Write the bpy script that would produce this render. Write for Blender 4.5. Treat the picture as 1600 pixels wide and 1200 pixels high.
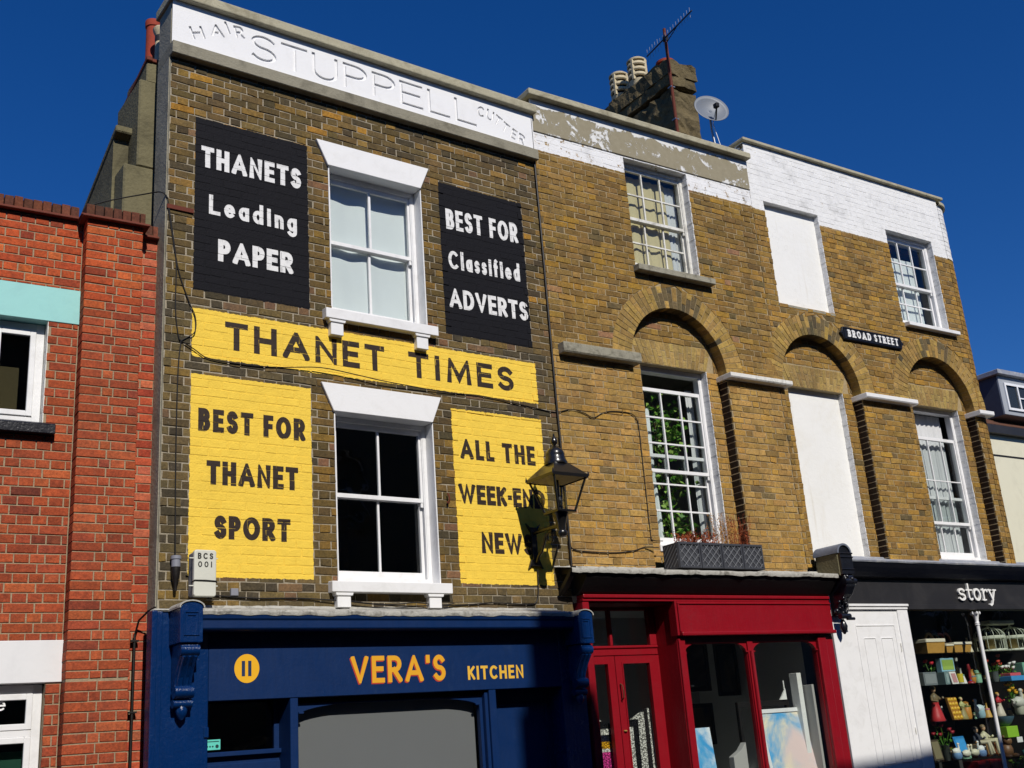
import bpy, bmesh, math, random
from math import sin, cos, pi, radians, atan2, hypot, sqrt
from mathutils import Vector, Matrix
from mathutils.geometry import delaunay_2d_cdt

scene = bpy.context.scene
for o in list(bpy.data.objects):
    bpy.data.objects.remove(o)
COL = scene.collection

# ------------------------------------------------------------------ camera
CAM = Vector((-2.93, -8.797, 1.6))
YAW, PITCH, ROLL = radians(36.7466), radians(17.7858), radians(-4.3295)
_f = Vector((sin(YAW)*cos(PITCH), cos(YAW)*cos(PITCH), sin(PITCH)))
_r = Vector((cos(YAW), -sin(YAW), 0))
_u = _r.cross(_f)
CR = cos(ROLL)*_r + sin(ROLL)*_u
CU = -sin(ROLL)*_r + cos(ROLL)*_u
cam_data = bpy.data.cameras.new('camera')
cam_data.sensor_width = 36.0
cam_data.lens = 1739.49/1600*36.0
cam_data.clip_start = 0.05
cam_data.clip_end = 3000
cam = bpy.data.objects.new('camera', cam_data)
COL.objects.link(cam)
R3 = Matrix((CR, CU, -_f)).transposed()
cam.matrix_world = Matrix.Translation(CAM) @ R3.to_4x4()
scene.camera = cam

# ------------------------------------------------------------------ sky, sun, exposure
SUN_AZ, SUN_EL = radians(-10), radians(39.5)
LDIR = Vector((sin(SUN_AZ)*cos(SUN_EL), -cos(SUN_AZ)*cos(SUN_EL), sin(SUN_EL)))
world = bpy.data.worlds.new('World')
scene.world = world
world.use_nodes = True
wn = world.node_tree
wn.nodes.clear()
wo = wn.nodes.new('ShaderNodeOutputWorld')
wb = wn.nodes.new('ShaderNodeBackground')
sky = wn.nodes.new('ShaderNodeTexSky')
sky.sky_type = 'NISHITA'
sky.sun_disc = False
sky.sun_elevation = SUN_EL
sky.sun_rotation = pi - SUN_AZ
sky.altitude = 0
sky.air_density = 1.0
sky.dust_density = 0.0
sky.ozone_density = 3.0
hs = wn.nodes.new('ShaderNodeHueSaturation')
hs.inputs['Saturation'].default_value = 1.35
hs.inputs['Value'].default_value = 1.0
wn.links.new(sky.outputs[0], hs.inputs['Color'])
tn = wn.nodes.new('ShaderNodeMix'); tn.data_type = 'RGBA'; tn.blend_type = 'MULTIPLY'
tn.inputs[0].default_value = 1.0
tn.inputs[7].default_value = (0.58, 0.77, 1.16, 1)      # clear, polarised blue
wn.links.new(hs.outputs[0], tn.inputs[6])
wn.links.new(tn.outputs[2], wb.inputs['Color'])
wb.inputs['Strength'].default_value = 0.07
wn.links.new(wb.outputs[0], wo.inputs['Surface'])

sl = bpy.data.lights.new('sun', 'SUN')
sl.energy = 4.3
sl.angle = radians(0.53)
sl.color = (1.0, 0.95, 0.87)
sun = bpy.data.objects.new('sun', sl)
COL.objects.link(sun)
sun.location = (-5, -30, 30)
sun.rotation_euler = (-LDIR).to_track_quat('-Z', 'Y').to_euler()

vs = scene.view_settings
vs.view_transform = 'Standard'
vs.look = 'None'
vs.exposure = 0.0
vs.gamma = 1.0
vs.use_curve_mapping = False
scene.render.engine = 'CYCLES'
scene.cycles.max_bounces = 8
scene.cycles.transparent_max_bounces = 16
scene.cycles.caustics_reflective = False
scene.cycles.caustics_refractive = False

# ------------------------------------------------------------------ frames of the street fronts
# local x runs along a front, y into the house, z up
class Frame:
    def __init__(s, ox, oy, deg):
        s.o = Vector((ox, oy, 0)); s.a = radians(deg)
        s.t = Vector((cos(s.a), sin(s.a), 0)); s.n = Vector((-sin(s.a), cos(s.a), 0))
    def w(s, x, y, z):
        return s.o + s.t*x + s.n*y + Vector((0, 0, z))
F_MAIN = Frame(0, 0, 0)
F_RIGHT = Frame(4.19, 0, -2.9)
F_RED = Frame(0, 0.2, -3.15)
F_WORLD = Frame(0, 0, 0)

def project(p):
    v = p - CAM
    d = v.dot(_f)
    if d < 0.1:
        return None
    return (800 + 1739.49*v.dot(CR)/d, 600 - 1739.49*v.dot(CU)/d, d)

# ------------------------------------------------------------------ objects
FRAME, BASE = {}, {}

def tag(o, label, cat, group=None):
    o['label'] = label
    o['category'] = cat
    if group:
        o['group'] = group
    return o

def thing(name, label, cat, fr, base=(0, 0, 0), group=None):
    o = bpy.data.objects.new(name, None)
    o.empty_display_size = 0.1
    COL.objects.link(o)
    o.location = fr.w(*base)
    o.rotation_euler = (0, 0, fr.a)
    BASE[o.name] = Vector(base)
    FRAME[o.name] = fr
    return tag(o, label, cat, group)

class MB:
    """collects shapes in front coordinates; build() links them as one mesh object"""
    def __init__(s):
        s.v = []; s.f = []; s.tint = []
    def add(s, vs, fs, tint=None):
        n = len(s.v)
        s.v.extend(vs)
        s.f.extend([tuple(i+n for i in q) for q in fs])
        if tint is not None:
            s.tint.extend([tint]*len(vs))
        return s
    def box(s, x0, x1, y0, y1, z0, z1):
        v = [(x0,y0,z0),(x1,y0,z0),(x1,y1,z0),(x0,y1,z0),(x0,y0,z1),(x1,y0,z1),(x1,y1,z1),(x0,y1,z1)]
        return s.add(v, [(0,1,5,4),(1,2,6,5),(2,3,7,6),(3,0,4,7),(4,5,6,7),(3,2,1,0)])
    def cbox(s, x0, x1, y0, y1, z0, z1, c):
        """box with chamfered front edges (front = y0)"""
        v = [(x0,y1,z0),(x1,y1,z0),(x1,y1,z1),(x0,y1,z1),
             (x0,y0+c,z0),(x1,y0+c,z0),(x1,y0+c,z1),(x0,y0+c,z1),
             (x0+c,y0,z0+c),(x1-c,y0,z0+c),(x1-c,y0,z1-c),(x0+c,y0,z1-c)]
        f = [(8,9,10,11)]
        for i in range(4):
            j = (i+1) % 4
            f += [(4+i,4+j,8+j,8+i),(i,j,4+j,4+i)]
        return s.add(v, f)
    def prism(s, poly, a0, a1, axis='y'):
        """poly: 2d outline; axis y: (x,z) along y; axis x: (y,z) along x; axis z: (x,y) along z"""
        def P(p, a):
            return {'y': (p[0], a, p[1]), 'x': (a, p[0], p[1]), 'z': (p[0], p[1], a)}[axis]
        n = len(poly)
        v = [P(p, a0) for p in poly] + [P(p, a1) for p in poly]
        f = [tuple(range(n)), tuple(range(2*n-1, n-1, -1))]
        f += [(i, (i+1) % n, n+(i+1) % n, n+i) for i in range(n)]
        return s.add(v, f)
    def tube(s, pts, r, n=8, r1=None, closed=False):
        pts = [Vector(p) for p in pts]
        m = len(pts)
        vs, fs = [], []
        up = Vector((0, 0, 1))
        prev = None
        for i, p in enumerate(pts):
            if closed:
                d = pts[(i+1) % m] - pts[i-1]
            else:
                d = pts[min(i+1, m-1)] - pts[max(i-1, 0)]
            if d.length < 1e-9:
                d = Vector((0, 0, 1))
            d.normalize()
            if prev is None:
                a = d.cross(up)
                if a.length < 1e-3:
                    a = d.cross(Vector((1, 0, 0)))
            else:
                a = prev - d*prev.dot(d)
                if a.length < 1e-4:
                    a = d.cross(up)
            a.normalize(); prev = a
            b = d.cross(a)
            rr = r if r1 is None else r + (r1-r)*i/max(1, m-1)
            for k in range(n):
                t = 2*pi*k/n
                q = p + a*(rr*cos(t)) + b*(rr*sin(t))
                vs.append((q.x, q.y, q.z))
        for i in range(m if closed else m-1):
            j = (i+1) % m
            for k in range(n):
                k2 = (k+1) % n
                fs.append((i*n+k, i*n+k2, j*n+k2, j*n+k))
        if not closed:
            fs.append(tuple(range(n-1, -1, -1)))
            fs.append(tuple((m-1)*n+k for k in range(n)))
        return s.add(vs, fs)
    def lathe(s, prof, cx, cy, cz=0, n=16, sx=1, sy=1, rot=0):
        vs, fs = [], []
        m = len(prof)
        for r, z in prof:
            for k in range(n):
                t = 2*pi*k/n + rot
                vs.append((cx+r*sx*cos(t), cy+r*sy*sin(t), cz+z))
        for i in range(m-1):
            for k in range(n):
                k2 = (k+1) % n
                fs.append((i*n+k, i*n+k2, (i+1)*n+k2, (i+1)*n+k))
        fs.append(tuple(range(n-1, -1, -1)))
        fs.append(tuple((m-1)*n+k for k in range(n)))
        return s.add(vs, fs)
    def ball(s, c, rx, ry=None, rz=None, n=10, m=7):
        ry = ry or rx; rz = rz or rx
        prof = [(max(1e-4, sin(pi*i/m)), -cos(pi*i/m)) for i in range(m+1)]
        vs, fs = [], []
        for r, z in prof:
            for k in range(n):
                t = 2*pi*k/n
                vs.append((c[0]+rx*r*cos(t), c[1]+ry*r*sin(t), c[2]+rz*z))
        for i in range(m):
            for k in range(n):
                k2 = (k+1) % n
                fs.append((i*n+k, i*n+k2, (i+1)*n+k2, (i+1)*n+k))
        return s.add(vs, fs)
    def sheet(s, fn, nu, nv):
        vs = [fn(i/nu, j/nv) for j in range(nv+1) for i in range(nu+1)]
        fs = [(j*(nu+1)+i, j*(nu+1)+i+1, (j+1)*(nu+1)+i+1, (j+1)*(nu+1)+i) for j in range(nv) for i in range(nu)]
        return s.add(vs, fs)
    def region(s, inc, exc, y0, y1=None):
        """flat shape from outlines inc minus exc in (x,z), front at y0, sides back to y1"""
        vs, tris = region_tris(inc, exc)
        n = len(vs)
        s.add([(x, y0, z) for x, z in vs], tris)
        if y1 is not None:
            cnt = {}
            for t in tris:
                for a, b in ((t[0],t[1]),(t[1],t[2]),(t[2],t[0])):
                    cnt[(a, b)] = cnt.get((a, b), 0) + 1
            ed = [(a, b) for (a, b) in cnt if (b, a) not in cnt]
            vv, ff = [], []
            for a, b in ed:
                k = len(vv)
                vv += [(vs[a][0],y0,vs[a][1]),(vs[b][0],y0,vs[b][1]),(vs[b][0],y1,vs[b][1]),(vs[a][0],y1,vs[a][1])]
                ff.append((k,k+1,k+2,k+3))
            s.add(vv, ff)
        return s
    def build(s, name, mat, parent=None, fr=None, base=None, bevel=0, seg=1, smooth=False, weld=False):
        me = bpy.data.meshes.new(name)
        if parent is not None:
            fr = FRAME[parent.name]; b = BASE[parent.name]
        else:
            b = Vector(base) if base is not None else Vector((0, 0, 0))
            fr = fr or F_WORLD
        me.from_pydata([(x-b.x, y-b.y, z-b.z) for x, y, z in s.v], [], s.f)
        if s.tint:
            at = me.attributes.new('tint', 'FLOAT_COLOR', 'POINT')
            at.data.foreach_set('color', [c for t in s.tint for c in t])
        bm = bmesh.new(); bm.from_mesh(me)
        if weld:
            bmesh.ops.remove_doubles(bm, verts=bm.verts, dist=1e-5)
        bmesh.ops.recalc_face_normals(bm, faces=bm.faces)
        bm.to_mesh(me); bm.free()
        if smooth:
            me.polygons.foreach_set('use_smooth', [True]*len(me.polygons))
        me.materials.append(MAT[mat] if isinstance(mat, str) else mat)
        o = bpy.data.objects.new(name, me)
        COL.objects.link(o)
        if parent is not None:
            o.parent = parent
        else:
            o.location = fr.w(*b); o.rotation_euler = (0, 0, fr.a)
        FRAME[o.name] = fr; BASE[o.name] = b
        if bevel:
            m = o.modifiers.new('bevel', 'BEVEL')
            m.width = bevel; m.segments = seg; m.limit_method = 'ANGLE'; m.angle_limit = radians(40)
        if smooth:
            m = o.modifiers.new('edges', 'EDGE_SPLIT'); m.split_angle = radians(42)
        return o

def inside(poly, x, z):
    c = False
    n = len(poly)
    j = n-1
    for i in range(n):
        xi, zi = poly[i]; xj, zj = poly[j]
        if (zi > z) != (zj > z) and x < (xj-xi)*(z-zi)/(zj-zi)+xi:
            c = not c
        j = i
    return c

def region_tris(inc, exc=()):
    """triangles of the union of outlines inc minus the union of exc"""
    pts, edges = [], []
    for poly in list(inc)+list(exc):
        k = len(pts); n = len(poly)
        pts += [Vector((p[0], p[1])) for p in poly]
        edges += [(k+i, k+(i+1) % n) for i in range(n)]
    vs, _, fs, _, _, _ = delaunay_2d_cdt(pts, edges, [], 0, 1e-6)
    def bb(p): return (min(q[0] for q in p), max(q[0] for q in p), min(q[1] for q in p), max(q[1] for q in p), p)
    bi = [bb(p) for p in inc]; be = [bb(p) for p in exc]
    def hit(L, x, z):
        return any(a <= x <= b and c <= z <= d and inside(p, x, z) for a, b, c, d, p in L)
    tris = []
    for f in fs:
        for k in range(1, len(f)-1):
            t = (f[0], f[k], f[k+1])
            x = sum(vs[i][0] for i in t)/3; z = sum(vs[i][1] for i in t)/3
            if hit(bi, x, z) and not hit(be, x, z):
                tris.append(t)
    return [(v[0], v[1]) for v in vs], tris

def rect(x0, x1, z0, z1):
    return [(x0, z0), (x1, z0), (x1, z1), (x0, z1)]

def arc(cx, cy, rx, ry, a0, a1, n=10):
    return [(cx+rx*cos(radians(a0+(a1-a0)*i/n)), cy+ry*sin(radians(a0+(a1-a0)*i/n))) for i in range(n+1)]
# ------------------------------------------------------------------ materials
MAT = {}
def srgb(r, g, b):
    def c(x):
        x /= 255
        return x/12.92 if x <= 0.04045 else ((x+0.055)/1.055)**2.4
    return (c(r), c(g), c(b), 1)

class NT:
    def __init__(s, name):
        m = bpy.data.materials.new(name); m.use_nodes = True
        s.m = m; s.t = m.node_tree; s.t.nodes.clear()
        s.out = s.n('ShaderNodeOutputMaterial')
        s.geo = s.n('ShaderNodeNewGeometry')
        MAT[name] = m
    def n(s, ty, **kw):
        nd = s.t.nodes.new(ty)
        for k, v in kw.items():
            setattr(nd, k, v)
        return nd
    def put(s, sock, val):
        if hasattr(val, 'is_output') or hasattr(val, 'links'):
            s.t.links.new(val, sock)
        else:
            sock.default_value = val
    def math(s, op, a, b=None, c=None, clamp=False):
        nd = s.n('ShaderNodeMath', operation=op); nd.use_clamp = clamp
        s.put(nd.inputs[0], a)
        if b is not None: s.put(nd.inputs[1], b)
        if c is not None: s.put(nd.inputs[2], c)
        return nd.outputs[0]
    def mix(s, f, a, b, mode='MIX'):
        nd = s.n('ShaderNodeMix', data_type='RGBA', blend_type=mode)
        s.put(nd.inputs[0], f); s.put(nd.inputs[6], a); s.put(nd.inputs[7], b)
        return nd.outputs[2]
    def noise(s, scale, detail=3, rough=.6, vec=None, dist=0):
        nd = s.n('ShaderNodeTexNoise')
        nd.inputs['Scale'].default_value = scale
        nd.inputs['Detail'].default_value = detail
        nd.inputs['Roughness'].default_value = rough
        nd.inputs['Distortion'].default_value = dist
        s.t.links.new(vec if vec is not None else s.geo.outputs['Position'], nd.inputs['Vector'])
        return nd.outputs['Fac']
    def ramp(s, v, a, b, c0=0., c1=1.):
        nd = s.n('ShaderNodeMapRange', interpolation_type='SMOOTHSTEP')
        s.put(nd.inputs[0], v)
        for i, x in enumerate((a, b, c0, c1)):
            nd.inputs[i+1].default_value = x
        return nd.outputs[0]
    def scaled(s, x, y, z):
        nd = s.n('ShaderNodeVectorMath', operation='MULTIPLY')
        s.t.links.new(s.geo.outputs['Position'], nd.inputs[0]); nd.inputs[1].default_value = (x, y, z)
        return nd.outputs[0]
    def bump(s, h, dist, strength=1.):
        nd = s.n('ShaderNodeBump')
        nd.inputs['Strength'].default_value = strength
        nd.inputs['Distance'].default_value = dist
        s.put(nd.inputs['Height'], h)
        return nd.outputs[0]
    def bsdf(s, col, rough=.6, metal=0., spec=.5, nrm=None, coat=0., trans=0., sheen=0.):
        b = s.n('ShaderNodeBsdfPrincipled')
        s.put(b.inputs['Base Color'], col)
        s.put(b.inputs['Roughness'], rough)
        s.put(b.inputs['Metallic'], metal)
        s.put(b.inputs['Specular IOR Level'], spec)
        if nrm is not None: s.put(b.inputs['Normal'], nrm)
        if coat: b.inputs['Coat Weight'].default_value = coat; b.inputs['Coat Roughness'].default_value = .12
        s.t.links.new(b.outputs[0], s.out.inputs[0])
        return b

def mul(c, k):
    return (c[0]*k, c[1]*k, c[2]*k, 1)

def plain(name, col, rough=.6, var=.12, scale=6, bump=.0, bscale=30, spec=.5, metal=0., coat=0., dirt=None, dirt_amt=.5, dirt_scale=2.5, fine=0.):
    t = NT(name)
    n = t.noise(scale, 4, .6)
    c = t.mix(n, mul(col, 1-var), mul(col, 1+var))
    if fine:
        n2 = t.noise(scale*9, 2, .7)
        c = t.mix(n2, mul((1,1,1,1), 1-fine), mul((1,1,1,1), 1+fine), 'MIX') if False else t.mix(1.0, c, t.mix(n2, mul((1,1,1,1), 1-fine), mul((1,1,1,1), 1+fine)), 'MULTIPLY')
    if dirt:
        d = t.noise(dirt_scale, 6, .68, dist=.6)
        c = t.mix(t.math('MULTIPLY', t.ramp(d, .45, .75), dirt_amt), c, dirt)
    nrm = None
    if bump:
        nrm = t.bump(t.noise(bscale, 4, .6), bump)
    t.bsdf(c, t.math('ADD', rough, t.math('MULTIPLY', t.math('SUBTRACT', n, .5), .15)), metal, spec, nrm, coat)
    return t.m

def brushed(name, col, rough, spec, coat, wear, amt, bump):
    """old gloss paint on timber: brush streaks, lumps, scuffs"""
    t = NT(name)
    st = t.noise(7, 5, .7, vec=t.scaled(6, 6, .7))
    sh = t.noise(7, 5, .7, vec=t.scaled(.6, 6, 7))
    lump = t.noise(38, 4, .6)
    c = t.mix(st, mul(col, .80), mul(col, 1.18))
    c = t.mix(t.math('MULTIPLY', t.ramp(sh, .5, .75), .25), c, mul(col, .62))
    sc = t.noise(4.5, 7, .75, dist=.5)
    c = t.mix(t.math('MULTIPLY', t.ramp(sc, .58, .72), amt), c, wear)
    chip = t.noise(60, 3, .7)
    c = t.mix(t.math('MULTIPLY', t.ramp(chip, .72, .76), .5), c, mul(wear, 1.3))
    h = t.math('ADD', t.math('MULTIPLY', lump, .7), t.math('MULTIPLY', st, .6))
    t.bsdf(c, t.math('ADD', rough, t.math('MULTIPLY', t.math('SUBTRACT', sc, .5), .35)), 0., spec, t.bump(h, bump), coat)

def brick_mat(name, fr, rects, mort=None, soot=.35, smear=.4, smear_col=(.36,.31,.2,1)):
    """rects: [(x0,x1,z0,z1,colour)] painted areas in front coordinates"""
    t = NT(name)
    pos = t.geo.outputs['Position']
    sep = t.n('ShaderNodeSeparateXYZ'); t.t.links.new(pos, sep.inputs[0])
    dot = t.n('ShaderNodeVectorMath', operation='DOT_PRODUCT')
    t.t.links.new(pos, dot.inputs[0]); dot.inputs[1].default_value = fr.t
    s = t.math('SUBTRACT', dot.outputs['Value'], fr.o.dot(fr.t))
    z = sep.outputs['Z']
    if mort is None:
        at = t.n('ShaderNodeAttribute', attribute_name='tint'); base = at.outputs['Color']
        mot = t.noise(48, 5, .75)
        base = t.mix(1., base, t.mix(t.ramp(mot, .28, .72), (.70,.70,.72,1), (1.28,1.25,1.18,1)), 'MULTIPLY')
        pat = t.noise(13, 4, .65)
        base = t.mix(1., base, t.mix(t.ramp(pat, .3, .7), (.84,.85,.88,1), (1.16,1.13,1.06,1)), 'MULTIPLY')
        sp = t.noise(130, 2, .6)
        base = t.mix(t.math('MULTIPLY', t.ramp(sp, .62, .72), .3), base, (.035,.03,.022,1))
        lime = t.noise(23, 4, .7)
        base = t.mix(t.math('MULTIPLY', t.ramp(lime, .60, .76), smear), base, mul(smear_col, 1.))
    else:
        mot = t.noise(40, 4, .7)
        base = t.mix(mot, mul(mort, .55), mul(mort, 1.3))
    big = t.noise(2.1, 7, .68, vec=t.scaled(1, 1, .5), dist=.5)
    base = t.mix(t.math('MULTIPLY', t.ramp(big, .42, .72), soot), base, (.05,.043,.03,1))
    wob = t.math('MULTIPLY', t.math('SUBTRACT', t.noise(24, 4, .7), .5), .034)
    sx = t.math('ADD', s, wob); sz = t.math('ADD', z, wob)
    fine = t.noise(9, 5, .65)
    rough = .88
    paint_m = None
    for (x0, x1, z0, z1, col, worn) in rects:
        m = t.math('MULTIPLY', t.math('COMPARE', sx, (x0+x1)/2, (x1-x0)/2), t.math('COMPARE', sz, (z0+z1)/2, (z1-z0)/2))
        if worn:
            wn_ = t.noise(11, 5, .75)
            m = t.math('MULTIPLY', m, t.ramp(wn_, worn-.03, worn+.05, 1., 0.))
        pc = t.mix(fine, mul(col, .84), mul(col, 1.12))
        dm = t.noise(3.3, 6, .7)
        pc = t.mix(t.math('MULTIPLY', t.ramp(dm, .5, .75), .55 if col[2] > .7 else .22), pc, mul(col, .5))
        base = t.mix(m, base, pc)
        paint_m = m if paint_m is None else t.math('MAXIMUM', paint_m, m)
    if paint_m is not None:
        rough = t.math('SUBTRACT', .9, t.math('MULTIPLY', paint_m, .12))
    h = t.math('ADD', t.noise(70, 3, .7), t.math('MULTIPLY', t.noise(22, 2, .5), .8))
    t.bsdf(base, rough, 0., .18, t.bump(h, .0045 if mort is None else .006))
    return t.m

YEL = srgb(240, 203, 78)
BLK = srgb(20, 20, 25)
WHT = (.80, .80, .80, 1)
PAINT_MAIN = [(.247,1.362,5.56,7.283,BLK,0),(2.86,3.945,5.56,7.27,BLK,0),(.245,3.962,4.942,5.39,YEL,0),
              (.243,1.355,3.052,4.786,YEL,0),(2.862,3.976,3.05,4.772,YEL,0)]
brick_mat('brick_main', F_MAIN, PAINT_MAIN, soot=.38)
brick_mat('mortar_main', F_MAIN, PAINT_MAIN, mort=(.38,.33,.245,1), soot=.35)
PAINT_MID = [(-.1,3.452,8.03,8.26,WHT,.60)]
brick_mat('brick_mid', F_RIGHT, PAINT_MID, soot=.30)
brick_mat('mortar_mid', F_RIGHT, PAINT_MID, mort=(.40,.31,.18,1), soot=.2)
PAINT_WHITE = [(3.452,8.6,8.015,9.3,(.78,.78,.77,1),.70),(7.70,8.6,7.55,8.1,WHT,.60)]
brick_mat('brick_white', F_RIGHT, PAINT_WHITE, soot=.28)
brick_mat('mortar_white', F_RIGHT, PAINT_WHITE, mort=(.40,.31,.175,1), soot=.2)
brick_mat('brick_red', F_RED, [], soot=.16, smear=.14)
brick_mat('mortar_red', F_RED, [], mort=(.36,.28,.18,1), soot=.15)

plain('render_grey', srgb(140,135,118), .9, .16, 3, .006, 50, .3, dirt=srgb(70,66,54), dirt_amt=.55, fine=.12)
plain('render_dark', srgb(112,106,80), .92, .2, 3, .008, 35, .3, dirt=srgb(48,45,33), dirt_amt=.7, dirt_scale=1.6, fine=.15)
plain('render_side', srgb(152,147,130), .9, .15, 3, .006, 40, .3, dirt=srgb(62,58,50), dirt_amt=.5)
plain('coping', srgb(172,166,142), .92, .2, 5, .008, 60, .3, dirt=srgb(110,102,80), dirt_amt=.6, dirt_scale=4, fine=.18)
plain('white_render', (.80,.80,.80,1), .75, .02, 2.5, .002, 60, .4, dirt=srgb(206,205,202), dirt_amt=.3, dirt_scale=5)
def white_streaked():
    t = NT('white_board')
    c = t.mix(t.noise(1.5, 4, .6), (.77,.77,.745,1), (.83,.83,.81,1))
    d = t.noise(1.6, 6, .68, dist=.6)
    c = t.mix(t.math('MULTIPLY', t.ramp(d, .45, .75), .35), c, srgb(214,209,194))
    s_ = t.noise(2.5, 6, .7, vec=t.scaled(5, 5, .35))
    c = t.mix(t.math('MULTIPLY', t.ramp(s_, .55, .8), .4), c, srgb(196,188,168))
    k = t.n('ShaderNodeTexVoronoi', feature='DISTANCE_TO_EDGE'); k.inputs['Scale'].default_value = 1.3
    wv = t.n('ShaderNodeVectorMath', operation='ADD')
    nz = t.n('ShaderNodeTexNoise'); nz.inputs['Scale'].default_value = 5; nz.inputs['Detail'].default_value = 6
    t.t.links.new(t.geo.outputs['Position'], nz.inputs['Vector'])
    t.t.links.new(t.geo.outputs['Position'], wv.inputs[0]); t.t.links.new(nz.outputs['Color'], wv.inputs[1])
    t.t.links.new(wv.outputs[0], k.inputs['Vector'])
    cr = t.math('MULTIPLY', t.ramp(k.outputs['Distance'], .0015, .004, 1., 0.), t.ramp(t.noise(.9, 2, .5), .54, .6))
    c = t.mix(t.math('MULTIPLY', cr, .55), c, srgb(150,146,136))
    h = t.math('ADD', t.noise(14, 4, .6), t.math('MULTIPLY', t.noise(70, 3, .6), .4))
    t.bsdf(c, .65, 0., .4, t.bump(h, .004))
white_streaked()
plain('white_gloss', (.80,.80,.80,1), .35, .04, 4, .0012, 25, .5, dirt=srgb(175,172,165), dirt_amt=.25, dirt_scale=6)
plain('white_old', (.72,.71,.66,1), .6, .12, 9, .003, 60, .4, dirt=srgb(110,104,88), dirt_amt=.6, dirt_scale=9)
plain('white_masonry', (.78,.78,.78,1), .8, .12, 8, .006, 45, .3, dirt=srgb(120,116,108), dirt_amt=.5, dirt_scale=7)
plain('stone_sill', srgb(150,146,130), .9, .2, 9, .006, 70, .3, dirt=srgb(58,54,42), dirt_amt=.75, dirt_scale=8, fine=.2)
plain('lead', srgb(138,142,152), .6, .22, 5, .004, 22, .4, dirt=srgb(205,203,195), dirt_amt=.55, dirt_scale=6)
plain('lead_white', srgb(172,170,162), .75, .2, 9, .008, 30, .35, dirt=srgb(84,80,70), dirt_amt=.85, dirt_scale=9, fine=.22)
plain('lead_dark', srgb(100,106,120), .55, .15, 5, .003, 18, .45, dirt=srgb(150,155,165), dirt_amt=.4)
brushed('blue_gloss', srgb(4,41,90), .24, .5, .35, srgb(30,70,118), .45, .006)
brushed('blue_flat', srgb(3,38,84), .5, .3, 0., srgb(24,54,92), .45, .002)
brushed('red_gloss', srgb(134,8,24), .45, .35, .05, srgb(112,22,30), .45, .0025)
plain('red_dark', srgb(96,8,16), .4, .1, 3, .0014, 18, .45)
plain('black_gloss', srgb(24,25,31), .3, .15, 6, .003, 45, .5, coat=.3, dirt=srgb(52,52,58), dirt_amt=.25)
plain('black_flat', srgb(34,33,35), .55, .12, 3, .0015, 25, .45, dirt=srgb(60,58,58), dirt_amt=.4, dirt_scale=3)
plain('black_wood', srgb(16,13,13), .6, .15, 3, .0015, 25, .4)
plain('iron', srgb(22,21,20), .3, .15, 9, .001, 60, .5, coat=.35)
plain('pipe_black', srgb(24,20,18), .5, .2, 9, .001, 60, .4)
plain('cable', srgb(20,17,15), .6, .15, 9, 0, 60, .4)
plain('rust', srgb(98,46,32), .8, .3, 14, .002, 90, .3)
plain('alu', srgb(150,152,156), .4, .1, 9, 0, 60, .5, metal=.8)
plain('dish_grey', srgb(112,118,126), .5, .08, 5, .0006, 60, .4, dirt=srgb(105,106,108), dirt_amt=.4)
plain('terracotta', srgb(150,62,44), .85, .18, 9, .003, 60, .3, dirt=srgb(110,50,36), dirt_amt=.5, dirt_scale=9)
plain('pot_cream', srgb(196,182,150), .85, .14, 9, .003, 60, .3, dirt=srgb(90,80,62), dirt_amt=.45, dirt_scale=9)
plain('soot_stone', srgb(104,92,66), .95, .35, 5, .03, 14, .2, dirt=srgb(34,31,24), dirt_amt=.85, dirt_scale=3.0, fine=.35)
plain('tile_crease', srgb(112,58,44), .85, .2, 9, .003, 60, .3, dirt=srgb(70,42,34), dirt_amt=.5, dirt_scale=9)
plain('slate', srgb(58,64,78), .6, .2, 8, .004, 40, .4)
plain('jamb_shade_brick', srgb(44,33,24), .9, .35, 20, .006, 50, .2)  # near-black brown carries the shade of the arch jambs
plain('mortar_pale', srgb(176,160,128), .95, .2, 20, .004, 60, .2)
plain('tile_roof', srgb(98,66,50), .9, .3, 9, .006, 40, .3, dirt=srgb(70,52,40), dirt_amt=.5)
plain('teal_paint', srgb(148,206,202), .6, .05, 3, .0015, 25, .4, dirt=srgb(130,180,182), dirt_amt=.4)
plain('white_lintel', (.74,.74,.745,1), .6, .03, 3, .001, 25, .4, dirt=srgb(200,200,202), dirt_amt=.3)
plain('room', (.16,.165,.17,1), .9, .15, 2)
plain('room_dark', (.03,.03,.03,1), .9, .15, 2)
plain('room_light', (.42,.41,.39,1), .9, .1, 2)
plain('gallery_wall', (.50,.51,.50,1), .9, .06, 2)
plain('curtain_white', (.74,.77,.77,1), .9, .05, 3, .001, 60, .2)
plain('curtain_beige', srgb(202,188,146), .9, .1, 7, .001, 60, .2)
plain('curtain_net', (.60,.61,.62,1), .9, .06, 5, .001, 60, .2)
plain('blind_grey', srgb(118,117,119), .8, .04, 2, .0005, 60, .3)
plain('card_tan', srgb(188,172,128), .85, .06, 6)
plain('green_board', srgb(112,196,166), .6, .06, 2)
plain('plastic_black', srgb(16,15,15), .18, .2, 6, .02, 9, .6)
plain('box_ivory', srgb(206,206,194), .5, .05, 5, .0008, 60, .4, dirt=srgb(160,160,150), dirt_amt=.3)
plain('plastic_grey', srgb(130,132,142), .5, .05, 5)
plain('leaf', srgb(78,128,36), .45, .45, 7, 0, 30, .4)
plain('leaf_pale', srgb(140,172,78), .5, .4, 7, 0, 30, .4)
plain('twig_red', srgb(150,74,42), .8, .35, 14, 0, 30, .3)
plain('twig_tan', srgb(172,128,74), .8, .35, 14, 0, 30, .3)
plain('soil', srgb(60,46,34), .95, .3, 14, .006, 40, .2)
plain('planter', srgb(58,60,66), .55, .15, 6, .0012, 40, .4, dirt=srgb(92,94,98), dirt_amt=.4)
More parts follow.
